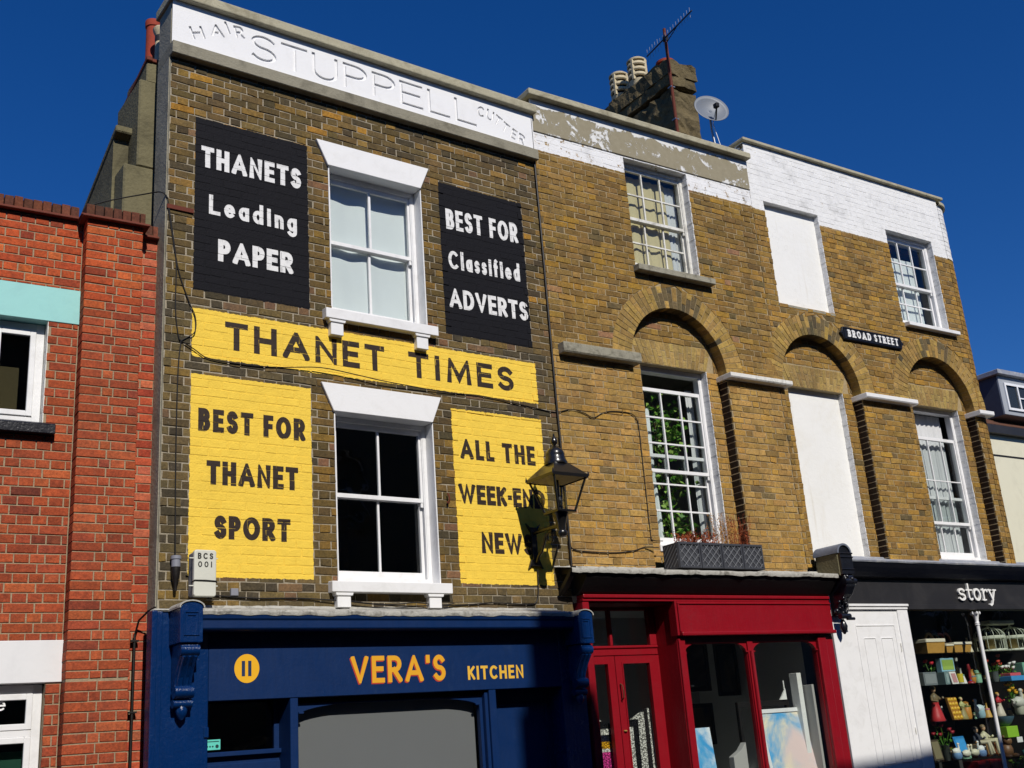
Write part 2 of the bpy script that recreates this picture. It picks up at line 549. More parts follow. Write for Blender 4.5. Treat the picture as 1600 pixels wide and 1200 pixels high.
plain('planter_bar', srgb(118,120,124), .55, .12, 6, 0, 40, .4)
plain('bark', srgb(92,74,54), .9, .25, 9, .004, 40, .2)
plain('asphalt', (.05,.05,.052,1), .92, .2, 3, .004, 90, .3)
plain('paving', (.14,.135,.125,1), .9, .15, 2, .002, 40, .3)
plain('kerb', (.3,.29,.27,1), .9, .15, 3, .003, 60, .3)
plain('house_cream', srgb(212,208,184), .85, .04, 2, .002, 30, .3, dirt=srgb(180,176,156), dirt_amt=.3)
plain('house_grey', srgb(154,158,164), .7, .06, 3)
plain('opposite_wall', (.22,.18,.13,1), .9, .15, 2)
plain('sign_black', srgb(22,22,24), .4, .12, 6, .0015, 50, .5)
plain('letter_white', (.82,.82,.80,1), .5, .04, 9)
plain('letter_white_worn', (.76,.76,.75,1), .7, .08, 12, .002, 60, .3, dirt=srgb(150,150,152), dirt_amt=.35, dirt_scale=14)
plain('letter_black_paint', srgb(44,32,24), .7, .14, 9, .002, 60, .35, dirt=srgb(70,52,34), dirt_amt=.3, dirt_scale=12)
plain('letter_gold', srgb(224,162,34), .5, .05, 6)
plain('letter_red', srgb(178,62,44), .5, .05, 6)
plain('letter_kitchen', srgb(226,178,60), .5, .05, 6)
plain('disc_gold', srgb(232,174,32), .45, .04, 6)
plain('letter_blue', srgb(16,44,84), .5, .05, 6)
plain('letter_dark', srgb(48,48,44), .6, .1, 20)
plain('wood_brown', srgb(120,78,44), .6, .25, 9, .002, 30, .4)
plain('gilt', srgb(150,118,62), .5, .2, 14, .002, 60, .5)
plain('wicker', srgb(196,148,70), .8, .25, 30, .006, 120, .3)
plain('linen', srgb(226,218,196), .9, .06, 9)

def glass(name, tint=(1,1,1,1), rough=0., ior=1.5):
    t = NT(name)
    dt = t.n('ShaderNodeVectorMath', operation='DOT_PRODUCT')
    t.t.links.new(t.geo.outputs['Incoming'], dt.inputs[0]); t.t.links.new(t.geo.outputs['Normal'], dt.inputs[1])
    c1 = t.math('SUBTRACT', 1., t.math('ABSOLUTE', dt.outputs['Value']))
    fr = t.math('ADD', .04, t.math('MULTIPLY', t.math('POWER', c1, 5.), .96))
    tr = t.n('ShaderNodeBsdfTransparent'); tr.inputs[0].default_value = tint
    gl = t.n('ShaderNodeBsdfGlossy'); gl.inputs['Roughness'].default_value = rough
    nb = t.bump(t.noise(2.2, 2, .5), .006)
    t.t.links.new(nb, gl.inputs['Normal'])
    mx = t.n('ShaderNodeMixShader')
    t.t.links.new(fr, mx.inputs[0]); t.t.links.new(tr.outputs[0], mx.inputs[1]); t.t.links.new(gl.outputs[0], mx.inputs[2])
    t.t.links.new(mx.outputs[0], t.out.inputs[0])
    return t.m
glass('glass', (.94,.96,.955,1))
glass('glass_dark', (.55,.56,.55,1))
glass('glass_lamp', (.93,.94,.92,1))

def flaky():
    """grey render with flaking white paint"""
    t = NT('flaky_render')
    sep = t.n('ShaderNodeSeparateXYZ'); t.t.links.new(t.geo.outputs['Position'], sep.inputs[0])
    n = t.noise(2.6, 9, .74, dist=.9); n2 = t.noise(14, 5, .7)
    g = t.mix(n2, srgb(128,120,98), srgb(158,150,128))
    top = t.ramp(sep.outputs['Z'], 8.56, 8.66, 0., .24)
    v = t.math('ADD', t.math('ADD', n, t.math('MULTIPLY', t.math('SUBTRACT', n2, .5), .35)), top)
    m = t.ramp(v, .545, .585)
    c = t.mix(m, g, t.mix(n2, (.60,.60,.58,1), (.80,.80,.78,1)))
    h = t.math('ADD', t.math('MULTIPLY', m, .6), t.math('MULTIPLY', t.noise(60, 3, .7), .4))
    t.bsdf(c, .88, 0., .3, t.bump(h, .005))
flaky()

def painting(name, c0, c1, c2, sc, seed):
    t = NT(name)
    v = t.scaled(1, 1, .8)
    mp = t.n('ShaderNodeVectorMath', operation='ADD'); t.t.links.new(v, mp.inputs[0]); mp.inputs[1].default_value = (seed, seed*2, seed*3)
    n = t.noise(sc, 6, .62, vec=mp.outputs[0], dist=.8)
    n2 = t.noise(sc*.6, 4, .6, vec=mp.outputs[0], dist=.8)
    c = t.mix(t.ramp(n, .38, .60), c0, c1)
    c = t.mix(t.ramp(n2, .5, .62), c, c2)
    t.bsdf(c, .6, 0., .4)
painting('painting_sky', srgb(84,168,222), srgb(240,228,196), srgb(232,208,204), 1.5, 3.4)
painting('painting_blue', srgb(60,160,220), srgb(228,236,240), srgb(110,180,222), 2.6, 7.7)
painting('painting_dim', srgb(40,44,50), srgb(74,66,58), srgb(30,34,32), 3.0, 1.7)
painting('painting_dim2', srgb(52,50,46), srgb(88,74,52), srgb(40,44,50), 3.5, 5.2)

def crochet():
    """striped crochet wool, bands round a square"""
    t = NT('crochet')
    tc = t.n('ShaderNodeTexCoord')
    sep = t.n('ShaderNodeSeparateXYZ'); t.t.links.new(tc.outputs['Object'], sep.inputs[0])
    ax = t.math('ABSOLUTE', t.math('SUBTRACT', sep.outputs['X'], .27))
    az = t.math('ABSOLUTE', t.math('SUBTRACT', sep.outputs['Z'], .95))
    r = t.math('MAXIMUM', ax, az)
    cr = t.n('ShaderNodeValToRGB'); cr.color_ramp.interpolation = 'CONSTANT'
    el = cr.color_ramp.elements
    cols = [srgb(236,70,160), srgb(235,232,222), srgb(228,168,30), srgb(26,28,50), srgb(235,232,222), srgb(26,26,30), srgb(225,222,212), srgb(40,44,46), srgb(235,232,222), srgb(70,82,76), srgb(226,224,214)]
    el[0].position = 0; el[0].color = cols[0]
    el[1].position = .22; el[1].color = cols[1]
    for i, p in enumerate((.26, .34, .42, .49, .58, .66, .74, .82, .9)):
        e = el.new(p); e.color = cols[i+2]
    t.put(cr.inputs[0], t.math('MULTIPLY', r, 1.2))
    w = t.n('ShaderNodeTexVoronoi'); w.inputs['Scale'].default_value = 62
    t.t.links.new(tc.outputs['Object'], w.inputs['Vector'])
    c = t.mix(1., cr.outputs[0], t.mix(t.ramp(w.outputs['Distance'], .2, .75), (1.1,1.1,1.1,1), (.25,.25,.25,1)), 'MULTIPLY')
    t.bsdf(c, .95, 0., .15, t.bump(w.outputs['Distance'], -.012))
crochet()
_cm = {}
def cm(r, g, b, rough=.5):
    """glazed or painted ornament of one colour"""
    k = 'ornament_%d_%d_%d' % (r, g, b)
    if k not in MAT:
        plain(k, srgb(r, g, b), rough, .12, 25, 0, 30, .5)
    return MAT[k]
# ------------------------------------------------------------------ sign-writer's letters: strokes in a unit box
S_BIG = arc(.5,.755,.46,.245,28,270,12) + arc(.5,.255,.5,.255,90,-150,12)[1:]
GL = {
 'A': (.80, [[(0,0),(.5,1),(1,0)],[(.2,.3),(.8,.3)]]),
 'B': (.58, [[(0,0),(0,1),(.5,1)]+arc(.5,.765,.42,.235,90,-90,8)+[(0,.53)],[(.5,.53)]+arc(.5,.265,.5,.265,90,-90,8)+[(0,0)]]),
 'C': (.72, [arc(.55,.5,.55,.5,52,308,16)]),
 'D': (.70, [[(0,0),(0,1),(.35,1)]+arc(.35,.5,.65,.5,90,-90,14)+[(0,0)]]),
 'E': (.54, [[(1,1),(0,1),(0,0),(1,0)],[(0,.52),(.88,.52)]]),
 'F': (.52, [[(1,1),(0,1),(0,0)],[(0,.5),(.85,.5)]]),
 'H': (.66, [[(0,0),(0,1)],[(1,0),(1,1)],[(0,.5),(1,.5)]]),
 'I': (.0, [[(.5,0),(.5,1)]]),
 'K': (.62, [[(0,0),(0,1)],[(1,1),(.02,.42)],[(.3,.58),(1,0)]]),
 'L': (.50, [[(0,1),(0,0),(1,0)]]),
 'M': (.86, [[(.04,0),(.1,1),(.5,.12),(.9,1),(.96,0)]]),
 'N': (.68, [[(0,0),(0,1),(1,0),(1,1)]]),
 'O': (.80, [arc(.5,.5,.5,.5,90,450,24)]),
 'P': (.56, [[(0,0),(0,1),(.5,1)]+arc(.5,.73,.5,.27,90,-90,8)+[(0,.46)]]),
 'R': (.62, [[(0,0),(0,1),(.5,1)]+arc(.5,.73,.46,.27,90,-90,8)+[(0,.46)],[(.42,.46),(1,0)]]),
 'S': (.56, [S_BIG]),
 'T': (.64, [[(0,1),(1,1)],[(.5,1),(.5,0)]]),
 'U': (.66, [[(0,1),(0,.32)]+arc(.5,.32,.5,.32,180,360,12)+[(1,1)]]),
 'V': (.74, [[(0,1),(.5,0),(1,1)]]),
 'W': (1.02, [[(0,1),(.27,0),(.5,.95),(.73,0),(1,1)]]),
 '-': (.26, [[(0,.46),(1,.46)]]),
 "'": (.0, [[(.5,1),(.5,.84)]]),
 '0': (.50, [arc(.5,.5,.5,.5,90,450,20)]),
 '1': (.0, [[(.5,0),(.5,1)]]),
 'a': (.46, [arc(.5,.31,.5,.31,0,360,16),[(1,.0),(1,.64)]]),
 'd': (.48, [arc(.5,.31,.5,.31,0,360,16),[(1,.0),(1,1.04)]]),
 'e': (.48, [[(0,.33),(1,.33)]+arc(.5,.31,.5,.31,8,312,16)]),
 'f': (.32, [[(.32,0),(.32,.75)]+arc(.72,.75,.4,.25,180,70,6),[(0,.6),(.9,.6)]]),
 'g': (.46, [arc(.5,.31,.5,.31,0,360,16),[(1,.64),(1,-.14)]+arc(.5,-.14,.5,.22,0,-150,8)]),
 'i': (.0, [[(.5,0),(.5,.62)],[(.5,.86),(.5,.92)]]),
 'l': (.0, [[(.5,0),(.5,1.04)]]),
 'n': (.42, [[(0,0),(0,.64)],[(0,.36)]+arc(.5,.38,.5,.25,180,0,8)+[(1,0)]]),
 's': (.36, [[(p[0], p[1]*.64) for p in S_BIG]]),
}
def stroke_quads(pl, t):
    """a polyline of width t as convex quads, mitred"""
    out = []
    P = [Vector(p) for p in pl]
    closed = (P[0]-P[-1]).length < 1e-6
    if not closed:                     # square ends
        P[0] = P[0]-(P[1]-P[0]).normalized()*t*.5
        P[-1] = P[-1]+(P[-1]-P[-2]).normalized()*t*.5
    n = len(P)
    off = []
    for i in range(n):
        if closed:
            a = P[i]-P[i-1 if i else n-2]; b = P[(i+1) if i < n-1 else 1]-P[i]
        else:
            a = P[i]-P[i-1] if i else P[1]-P[0]
            b = P[i+1]-P[i] if i < n-1 else P[i]-P[i-1]
        if a.length < 1e-9: a = b
        if b.length < 1e-9: b = a
        a = a.normalized(); b = b.normalized()
        na = Vector((-a.y, a.x)); nb = Vector((-b.y, b.x))
        m = na+nb
        if m.length < .2:
            m = na
        m.normalize()
        k = min(1/max(.3, m.dot(nb)), 2.2)
        off.append(m*(t/2*k))
    for i in range(n-1):
        q = [P[i]+off[i], P[i]-off[i], P[i+1]-off[i+1], P[i+1]+off[i+1]]
        out.append([(v.x, v.y) for v in q])
    return out

def text_letters(txt, x0, x1, z0, h, t, gap=.16, space=.38, slope=0.):
    """lay txt out from x0 to x1 on base line z0; strokes stay t wide; one list of outlines a letter"""
    adv = []
    w = 0
    tt = t/h
    for ch in txt:
        if ch == ' ':
            adv.append(space); w += space
        else:
            g = GL[ch][0]+tt if GL[ch][0] < .01 else GL[ch][0]
            adv.append(g); w += g+gap
    w -= gap
    k = (x1-x0)/(w*h)
    out = []
    x = x0
    for ch, a in zip(txt, adv):
        ww = a*h*k
        if ch != ' ':
            quads = []
            if GL[ch][0] < .01:
                ww = max(ww, t)
            for pl in GL[ch][1]:
                pts = [(x+t/2+p[0]*(ww-t), z0+t/2+p[1]*(h-t)+slope*(x-x0)) for p in pl]
                zlo = z0+slope*(x-x0)-(.5*h if ch in 'g' else 0); zhi = z0+slope*(x-x0)+h*(1.1 if ch in 'dlf' else 1)
                for q in stroke_quads(pts, t):
                    q = clip_poly(q, x-.001, x+ww+.001, zlo, zhi)
                    if len(q) > 2: quads.append(q)
            out.append(quads)
            x += ww+gap*h*k
        else:
            x += ww
    return out

def text_quads(*a, **k):
    return [q for l in text_letters(*a, **k) for q in l]

def turn(quads, cx, cz, deg):
    c, s = cos(radians(deg)), sin(radians(deg))
    return [[(cx+(x-cx)*c-(z-cz)*s, cz+(x-cx)*s+(z-cz)*c) for x, z in q] for q in quads]

def clip_poly(poly, x0, x1, z0, z1):
    for ax, lim, sg in ((0,x0,1),(0,x1,-1),(1,z0,1),(1,z1,-1)):
        out = []
        n = len(poly)
        for i in range(n):
            a, b = poly[i], poly[(i+1) % n]
            da, db = (a[ax]-lim)*sg, (b[ax]-lim)*sg
            if da >= 0: out.append(a)
            if (da >= 0) != (db >= 0):
                k = da/(da-db)
                out.append((a[0]+(b[0]-a[0])*k, a[1]+(b[1]-a[1])*k))
        poly = out
        if len(poly) < 3: return []
    return poly

# ------------------------------------------------------------------ bricks
class Brick:
    __slots__ = ('q','zb','zt','yf','depth','tint','flat','jit')
    def __init__(s, q, zb, zt, yf, depth, tint, flat=False, jit=.0026):
        s.jit = jit; s.q = q; s.zb = zb; s.zt = zt; s.yf = yf; s.depth = depth; s.tint = tint; s.flat = flat

def jcol(rng, pal, amp=.16):
    r = rng.random()*sum(p[0] for p in pal)
    for p in pal:
        r -= p[0]
        if r <= 0: break
    c = p[1]; k = 1+rng.uniform(-amp, amp)
    return (c[0]*k, c[1]*k*(1+rng.uniform(-.04,.04)), c[2]*k*(1+rng.uniform(-.08,.08)), 1)

def lay_bricks(x0, x1, z0, z1, pal, seed, bond='flemish', rects=(), arcs=(), y=0., depth=.03, painted=None, course=.075, jt=.010, zorg=0., xorg=0., rough=1., unit=1.):
    """courses of bricks; rects are holes, arcs (cx,cz,r) round-headed holes going down from cz to zlow"""
    rng = random.Random(seed)
    out = []
    i0 = int(math.floor((z0-zorg)/course)); i1 = int(math.ceil((z1-zorg)/course))
    for i in range(i0, i1):
        zb = max(zorg+i*course+jt/2, z0); zt = min(zorg+(i+1)*course-jt/2, z1)
        if zt-zb < .02: continue
        if bond == 'flemish':
            seq = [.225, .1125]; x = xorg + (0 if i % 2 else -.16875)
        elif bond == 'english':
            seq = [.225*unit] if i % 2 else ([.16875*unit, .1125*unit*.75, .1125*unit, .1125*unit*.75] if unit > 1 else [.1125]); x = xorg + (0 if i % 2 or unit > 1 else -.05625)
        k = 0
        while x > x0+.001: x -= sum(seq)
        while x < x1:
            w = seq[k % len(seq)]; k += 1
            a, b = x+jt/2+rng.uniform(-.004,.004)*rough, x+w-jt/2+rng.uniform(-.004,.004)*rough
            x += w
            a = max(a, x0); b = min(b, x1)
            if b-a < .02: continue
            pieces = [(a, b, zb, zt)]
            for (rx0, rx1, rz0, rz1) in rects:
                new = []
                for (pa, pb, pz, pt) in pieces:
                    if pb <= rx0 or pa >= rx1 or pt <= rz0 or pz >= rz1:
                        new.append((pa, pb, pz, pt)); continue
                    if pa < rx0: new.append((pa, rx0, pz, pt))
                    if pb > rx1: new.append((rx1, pb, pz, pt))
                    ma, mb = max(pa, rx0), min(pb, rx1)
                    if pz < rz0: new.append((ma, mb, pz, rz0))
                    if pt > rz1: new.append((ma, mb, rz1, pt))
                pieces = new
            for (pa, pb, pz, pt) in pieces:
                if pb-pa < .016 or pt-pz < .012: continue
                q = [pa, pb, pa, pb]
                ok = True
                for (cx, cz, r, zlow) in arcs:
                    if pt <= zlow: continue
                    def half(z):
                        if z <= cz: return r
                        d = r*r-(z-cz)**2
                        return sqrt(d) if d > 0 else -1
                    for e, zz in ((0, pz), (1, pt)):
                        hw = half(zz)
                        if hw < 0: continue
                        l_, r_ = cx-hw, cx+hw
                        A, B = q[2*e], q[2*e+1]
                        if B <= l_ or A >= r_: continue
                        if (A+B)/2 < cx:
                            q[2*e+1] = max(A, min(B, l_)) if A < l_ else A
                        else:
                            q[2*e] = min(B, max(A, r_)) if B > r_ else B
                        if A >= l_ and B <= r_:
                            q[2*e] = q[2*e+1] = A if (A+B)/2 < cx else B
                    if max(q[1]-q[0], q[3]-q[2]) < .015:
                        ok = False; break
                if not ok: continue
                mx, mz = (pa+pb)/2, (pz+pt)/2
                p = painted(mx, mz) if painted else False
                yf = y - (-.0022 if p else .0028) + (rng.uniform(-.0016,.0014) if p else rng.uniform(-.003,.003)*rough)
                pl = pal(mx, mz) if callable(pal) else pal
                out.append(Brick(q, pz, pt, yf, depth, jcol(rng, pl), bool(p), .0058*rough))
    return out

def brick_geo(b, rng):
    c = .0022 if b.flat else .0035
    j = 0 if b.flat else b.jit
    def r(a): return rng.uniform(-a, a)
    xa0, xb0, xa1, xb1 = b.q
    yb = b.yf+b.depth
    P = [(xa0, b.zb), (xb0, b.zb), (xb1, b.zt), (xa1, b.zt)]
    cx = sum(p[0] for p in P)/4; cz = (b.zb+b.zt)/2
    e = .0035 if b.flat else j*.55
    P = [(x+r(e), z+r(e)) for x, z in P]
    v = [(x, yb, z) for x, z in P]
    v += [(x, b.yf+c, z) for x, z in P]
    for x, z in P:
        dx = c if x < cx else -c; dz = c if z < cz else -c
        v.append((x+dx+r(j), b.yf+(0 if b.flat else r(.0015)), z+dz+r(j)))
    f = [(8,9,10,11)]
    for i in range(4):
        k = (i+1) % 4
        f += [(4+i,4+k,8+k,8+i),(i,k,4+k,4+i)]
    return v, f

def emit_bricks(wall, bricks, mat, seed, name='brick', limit=300):
    """the bricks that show largest become objects of their own, the rest one mesh"""
    rng = random.Random(seed)
    fr = FRAME[wall.name]
    sc = []
    for i, b in enumerate(bricks):
        p = fr.w((b.q[0]+b.q[1])/2, b.yf, (b.zb+b.zt)/2)
        pr = project(p)
        if pr and -10 < pr[0] < 1610 and -10 < pr[1] < 1210:
            d = p-CAM
            cosv = abs(d.normalized().dot(fr.n))
            sc.append((-(b.q[1]-b.q[0]+b.q[3]-b.q[2])*(b.zt-b.zb)*cosv/d.length_squared, i))
    sc.sort()
    big = set(i for _, i in sc[:limit])
    rest = MB()
    for i, b in enumerate(bricks):
        v, f = brick_geo(b, rng)
        if i in big:
            MB().add(v, f, b.tint).build(name, mat, wall)
        else:
            rest.add(v, f, b.tint)
    if rest.v:
        o = rest.build('brickwork', mat, wall)
        o['kind'] = 'stuff'

def paint_words(parent, name, label, quads, bricks, mat, ymort):
    """painted lettering: lies on every brick face it crosses and on the joints between"""
    vs, tris = region_tris(quads)
    m = MB()
    xs = [v[0] for v in vs]; zs = [v[1] for v in vs]
    X0, X1, Z0, Z1 = min(xs), max(xs), min(zs), max(zs)
    near = [b for b in bricks if b.q[1] > X0 and b.q[0] < X1 and b.zt > Z0 and b.zb < Z1]
    for t in tris:
        P = [vs[i] for i in t]
        m.add([(x, ymort-.0008, z) for x, z in P], [(0,1,2)])
        px0, px1 = min(p[0] for p in P), max(p[0] for p in P)
        pz0, pz1 = min(p[1] for p in P), max(p[1] for p in P)
        for b in near:
            if b.q[1] < px0 or b.q[0] > px1 or b.zt < pz0 or b.zb > pz1: continue
            c = clip_poly(P, b.q[0]+.001, b.q[1]-.001, b.zb+.001, b.zt-.001)
            if len(c) > 2:
                m.add([(x, b.yf-.0007, z) for x, z in c], [tuple(range(len(c)))])
    o = m.build(name, mat, parent)
    if label: o['label'] = label
    return o

# ------------------------------------------------------------------ sash windows
def sash_window(bld, x0, x1, z0, z1, y, meet, cols, rt, rb, mat, jamb=.05, head=.05, foot=.05, stile=.042, bar=.02, drop=0., horns=True, glassm='glass', bars_t=True, bars_b=True):
    """frame and two sliding sashes; rt/rb: pane rows in upper/lower sash; drop: how far the upper sash is pulled down"""
    m = MB()
    d = .11
    m.box(x0, x0+jamb, y, y+d, z0, z1).box(x1-jamb, x1, y, y+d, z0, z1)
    m.box(x0+jamb, x1-jamb, y, y+d, z1-head, z1).box(x0+jamb, x1-jamb, y-.015, y+d, z0, z0+foot)
    # staff beads
    m.box(x0+jamb, x0+jamb+.012, y+.004, y+.016, z0+foot, z1-head).box(x1-jamb-.012, x1-jamb, y+.004, y+.016, z0+foot, z1-head)
    w = m.build('window', mat, bld, bevel=.003)
    a, b = x0+jamb+.001, x1-jamb-.001
    def sash(name, za, zb, ys, rows, top, bot, lower):
        s = MB()
        t = .035
        s.box(a, a+stile, ys, ys+t, za, zb).box(b-stile, b, ys, ys+t, za, zb)
        s.box(a+stile, b-stile, ys, ys+t, za, za+bot).box(a+stile, b-stile, ys, ys+t, zb-top, zb)
        xi0, xi1, zi0, zi1 = a+stile, b-stile, za+bot, zb-top
        xs = [xi0+(xi1-xi0)*k/cols for k in range(cols+1)]
        zs = [zi0+(zi1-zi0)*k/rows for k in range(rows+1)]
        for xx in xs[1:-1]: s.box(xx-bar/2, xx+bar/2, ys+.004, ys+t-.004, zi0, zi1)
        for zz in zs[1:-1]: s.box(xi0, xi1, ys+.006, ys+t-.006, zz-bar/2, zz+bar/2)
        if horns and not lower:
            for hx in (a, b-stile):
                s.prism([(hx,za-.045),(hx+stile,za-.045),(hx+stile,za),(hx,za)], ys+.005, ys+t-.005)
        o = s.build(name, mat, w, bevel=.002)
        for i in range(cols):
            for j in range(rows):
                g = MB().box(xs[i]+(.004 if i else 0), xs[i+1]-.004, ys+t/2-.002, ys+t/2+.002, zs[j]+.004, zs[j+1]-.004)
                g.build('pane', glassm, w)
    sash('upper_sash', meet-.02-drop, z1-head-.002-drop, y+.018, rt, .045, .04, False)
    sash('lower_sash', z0+foot+.002, meet+.02, y+.057, rb, .04, .07, True)
    return w

def reveal_strip(bld, xa, xb, y0, y1, z0, z1, mat, name='reveal'):
    """painted brick jamb, one block a course"""
    m = MB()
    z = z0
    rng = random.Random(int(xa*1000))
    while z < z1-.01:
        e = rng.uniform(-.003, .003)
        zz = min(z+.071, z1)
        m.box(xa+e, xb+e, y0+rng.uniform(0,.004), y1, z, zz)
        m.box(xa+.003, xb-.003, y0+.006, y1, zz, min(zz+.004, z1))
        z += .075
    return m.build(name, mat, bld, bevel=.004)
def plain_room(bld, x0, x1, y0, y1, z0, z1, mat, name='room_shell'):
    v = [(x0,y0,z0),(x1,y0,z0),(x1,y1,z0),(x0,y1,z0),(x0,y0,z1),(x1,y0,z1),(x1,y1,z1),(x0,y1,z1)]
    return MB().add(v, [(1,2,6,5),(2,3,7,6),(3,0,4,7),(4,5,6,7),(3,2,1,0)]).build(name, mat, bld)

def curtain(name, label, cat, fr, x0, x1, z0, z1, y, amp, folds, mat, sag=0., seed=1, group=None):
    rng = random.Random(seed)
    ph = [rng.uniform(0, 6.28) for _ in range(6)]
    def fn(u, v):
        x = x0+(x1-x0)*u
        w = sin(2*pi*folds*u+ph[0]+.4*sin(3*v+ph[1])) + .45*sin(2*pi*folds*1.7*u+ph[2]+v*2) + .5*sin(2*pi*(u*1.3+v*.8)+ph[3])
        return (x+amp*.3*sin(9*v+ph[4]+5*u), y+amp*w*(.6+.4*(1-v)), z0+(z1-z0)*v+sag*sin(pi*u)*(v-1)*0)
    m = MB().sheet(fn, 90, 24)
    o = m.build(name, mat, None, fr=fr, base=((x0+x1)/2, y, z0), smooth=True)
    for md in list(o.modifiers): o.modifiers.remove(md)
    return tag(o, label, cat, group)
# ------------------------------------------------------------------ setting: street
def structure(o):
    o['kind'] = 'structure'; return o
structure(MB().add([(-400,-400,-.02),(400,-400,-.02),(400,400,-.02),(-400,400,-.02)], [(0,1,2,3)]).build('ground', 'asphalt'))
structure(MB().box(-40, 60, -2.4, -.02, -.2, 0.0).build('pavement', 'paving'))
structure(MB().box(-40, 60, -2.55, -2.4, -.2, .005).build('kerb', 'kerb', bevel=.02))
structure(MB().add([(-60,-9.6,-.016),(60,-9.6,-.016),(60,-2.55,-.016),(-60,-2.55,-.016)], [(0,1,2,3)]).build('road', 'asphalt'))
structure(MB().box(-40, 60, -11.6, -9.6, -.2, 0.0).build('far_pavement', 'paving'))
# ------------------------------------------------------------------ the sign-painted house
YM = .004      # mortar face
MAIN = thing('brick_house', 'soot-brown brick house covered in painted yellow and black newspaper advertisements', 'house', F_MAIN)
WIN_U = (1.582, 2.645, 5.60, 7.13)
WIN_L = (1.582, 2.645, 3.04, 4.60)
wall = MB().region([rect(.004, 4.186, 2.55, 7.86)], [rect(*WIN_U), rect(*WIN_L)], YM, .24).build('wall', 'mortar_main', MAIN)
PM = [(.40, srgb(94,80,52)), (.26, srgb(108,90,56)), (.14, srgb(74,65,48)), (.12, srgb(130,104,56)), (.04, srgb(156,116,48)), (.04, srgb(118,92,68))]
PM_LOW = [(.46, srgb(94,82,57)), (.22, srgb(74,67,53)), (.22, srgb(108,92,60)), (.06, srgb(124,102,56)), (.04, srgb(112,88,66))]
PM_PIER = [(.42, srgb(106,87,50)), (.26, srgb(92,77,48)), (.20, srgb(128,101,50)), (.08, srgb(74,66,48)), (.04, srgb(128,94,70))]
def pal_main(x, z):
    if z < 5.56 and not (1.35 < x < 2.87 and z > 3.05): return PM_LOW
    if 1.35 < x < 2.87 and z < 7.1: return PM_PIER
    return PM
def painted_main(x, z):
    return any(a+.02 < x < b-.02 and c < z < d for a, b, c, d, _, _ in PAINT_MAIN)
BR_MAIN = lay_bricks(.002, 4.188, 2.70, 7.85, pal_main, 11, rects=[WIN_U, WIN_L], painted=painted_main, zorg=.018, xorg=.01)
emit_bricks(wall, BR_MAIN, 'brick_main', 12)

# painted words
B2 = 'letter_white_worn'
def words(lbl, txt, x0, x1, z0, h, t, mat, gap=.16, slope=0.):
    for ch, q in zip(txt.replace(' ', ''), text_letters(txt, x0, x1, z0, h, t, gap, slope=slope)):
        paint_words(wall, 'painted_letter', lbl+' letter '+ch, q, BR_MAIN, mat, YM)
words('white painted', 'THANETS', .304, 1.292, 6.785, .215, .047, B2, .12, .008)
words('white painted', 'Leading', .382, 1.243, 6.325, .195, .037, B2, .17)
words('white painted', 'PAPER', .471, 1.20, 5.878, .215, .050, B2, .10, .012)
words('white painted', 'BEST FOR', 2.94, 3.872, 6.745, .235, .043, B2, .12, .03)
words('white painted', 'Classified', 2.942, 3.84, 6.295, .205, .036, B2, .16, .02)
words('white painted', 'ADVERTS', 2.925, 3.92, 5.86, .215, .043, B2, .10, .008)
BK = 'letter_black_paint'
words('black painted', 'THANET', .542, 2.137, 5.047, .262, .055, BK, .17)
words('black painted', 'TIMES', 2.405, 3.662, 5.04, .262, .055, BK, .17)
words('black painted', 'BEST FOR', .311, 1.297, 4.282, .205, .049, BK, .13)
words('black painted', 'THANET', .389, 1.222, 3.827, .207, .049, BK, .10)
words('black painted', 'SPORT', .46, 1.143, 3.37, .198, .05, BK, .10)
words('black painted', 'ALL THE', 2.947, 3.865, 4.267, .206, .047, BK, .14)
words('black painted', 'WEEK-END', 2.90, 3.945, 3.82, .196, .047, BK, .07)
words('black painted', 'NEWS', 3.13, 3.75, 3.345, .208, .049, BK, .09)

# parapet with cut letters
PAR = []
def cut(ch, x0, x1, z0, h, t, deg=0):
    q = text_quads(ch, x0, x1, z0, h, t)
    PAR.extend(turn(q, (x0+x1)/2, z0+h/2, deg))
for ch, a, b in (('S',.765,1.035),('T',1.085,1.368),('U',1.417,1.705),('P',1.765,2.045),('P',2.10,2.38),('E',2.43,2.715),('L',2.775,3.055),('L',3.12,3.402)):
    cut(ch, a, b, 8.065, .295, .036)
for ch, a, b, z, d in (('H',.17,.30,8.10,21),('A',.36,.495,8.19,12),('I',.517,.543,8.258,22),('R',.60,.70,8.252,12)):
    cut(ch, a, b, z, .135, .024, d)
for ch, a, b, z, d in (('C',3.425,3.52,8.215,-8),('U',3.545,3.645,8.205,-14),('T',3.65,3.745,8.165,-27),('T',3.75,3.845,8.105,-27),('E',3.872,3.945,8.055,-22),('R',3.968,4.06,8.02,-18)):
    cut(ch, a, b, z, .135, .022, d)
par = MB()
PX0, PX1, PZ0, PZ1 = -.004, 4.192, 7.975, 8.45
yP = -.03
par.region([rect(PX0, PX1, PZ0, PZ1)], PAR, yP)
pv, pt = region_tris(PAR)
par.add([(x, yP+.018, z) for x, z in pv], pt)
cnt = {}
for t in pt:
    for a, b in ((t[0],t[1]),(t[1],t[2]),(t[2],t[0])): cnt[(a, b)] = 1
for a, b in list(cnt):
    if (b, a) not in cnt:
        par.add([(pv[a][0],yP,pv[a][1]),(pv[b][0],yP,pv[b][1]),(pv[b][0],yP+.018,pv[b][1]),(pv[a][0],yP+.018,pv[a][1])], [(0,1,2,3)])
par_o = par.build('name_panel', 'white_render', MAIN)
par_o['label'] = 'white parapet panel with the cut words HAIR STUPPELL CUTTER'
MB().box(PX0, PX1, yP+.035, .33, PZ0, PZ1).build('parapet_back', 'render_side', MAIN)
MB().box(-.012, 4.20, -.085, .33, 7.845, 7.975).build('string_course', 'render_grey', MAIN, bevel=.006)
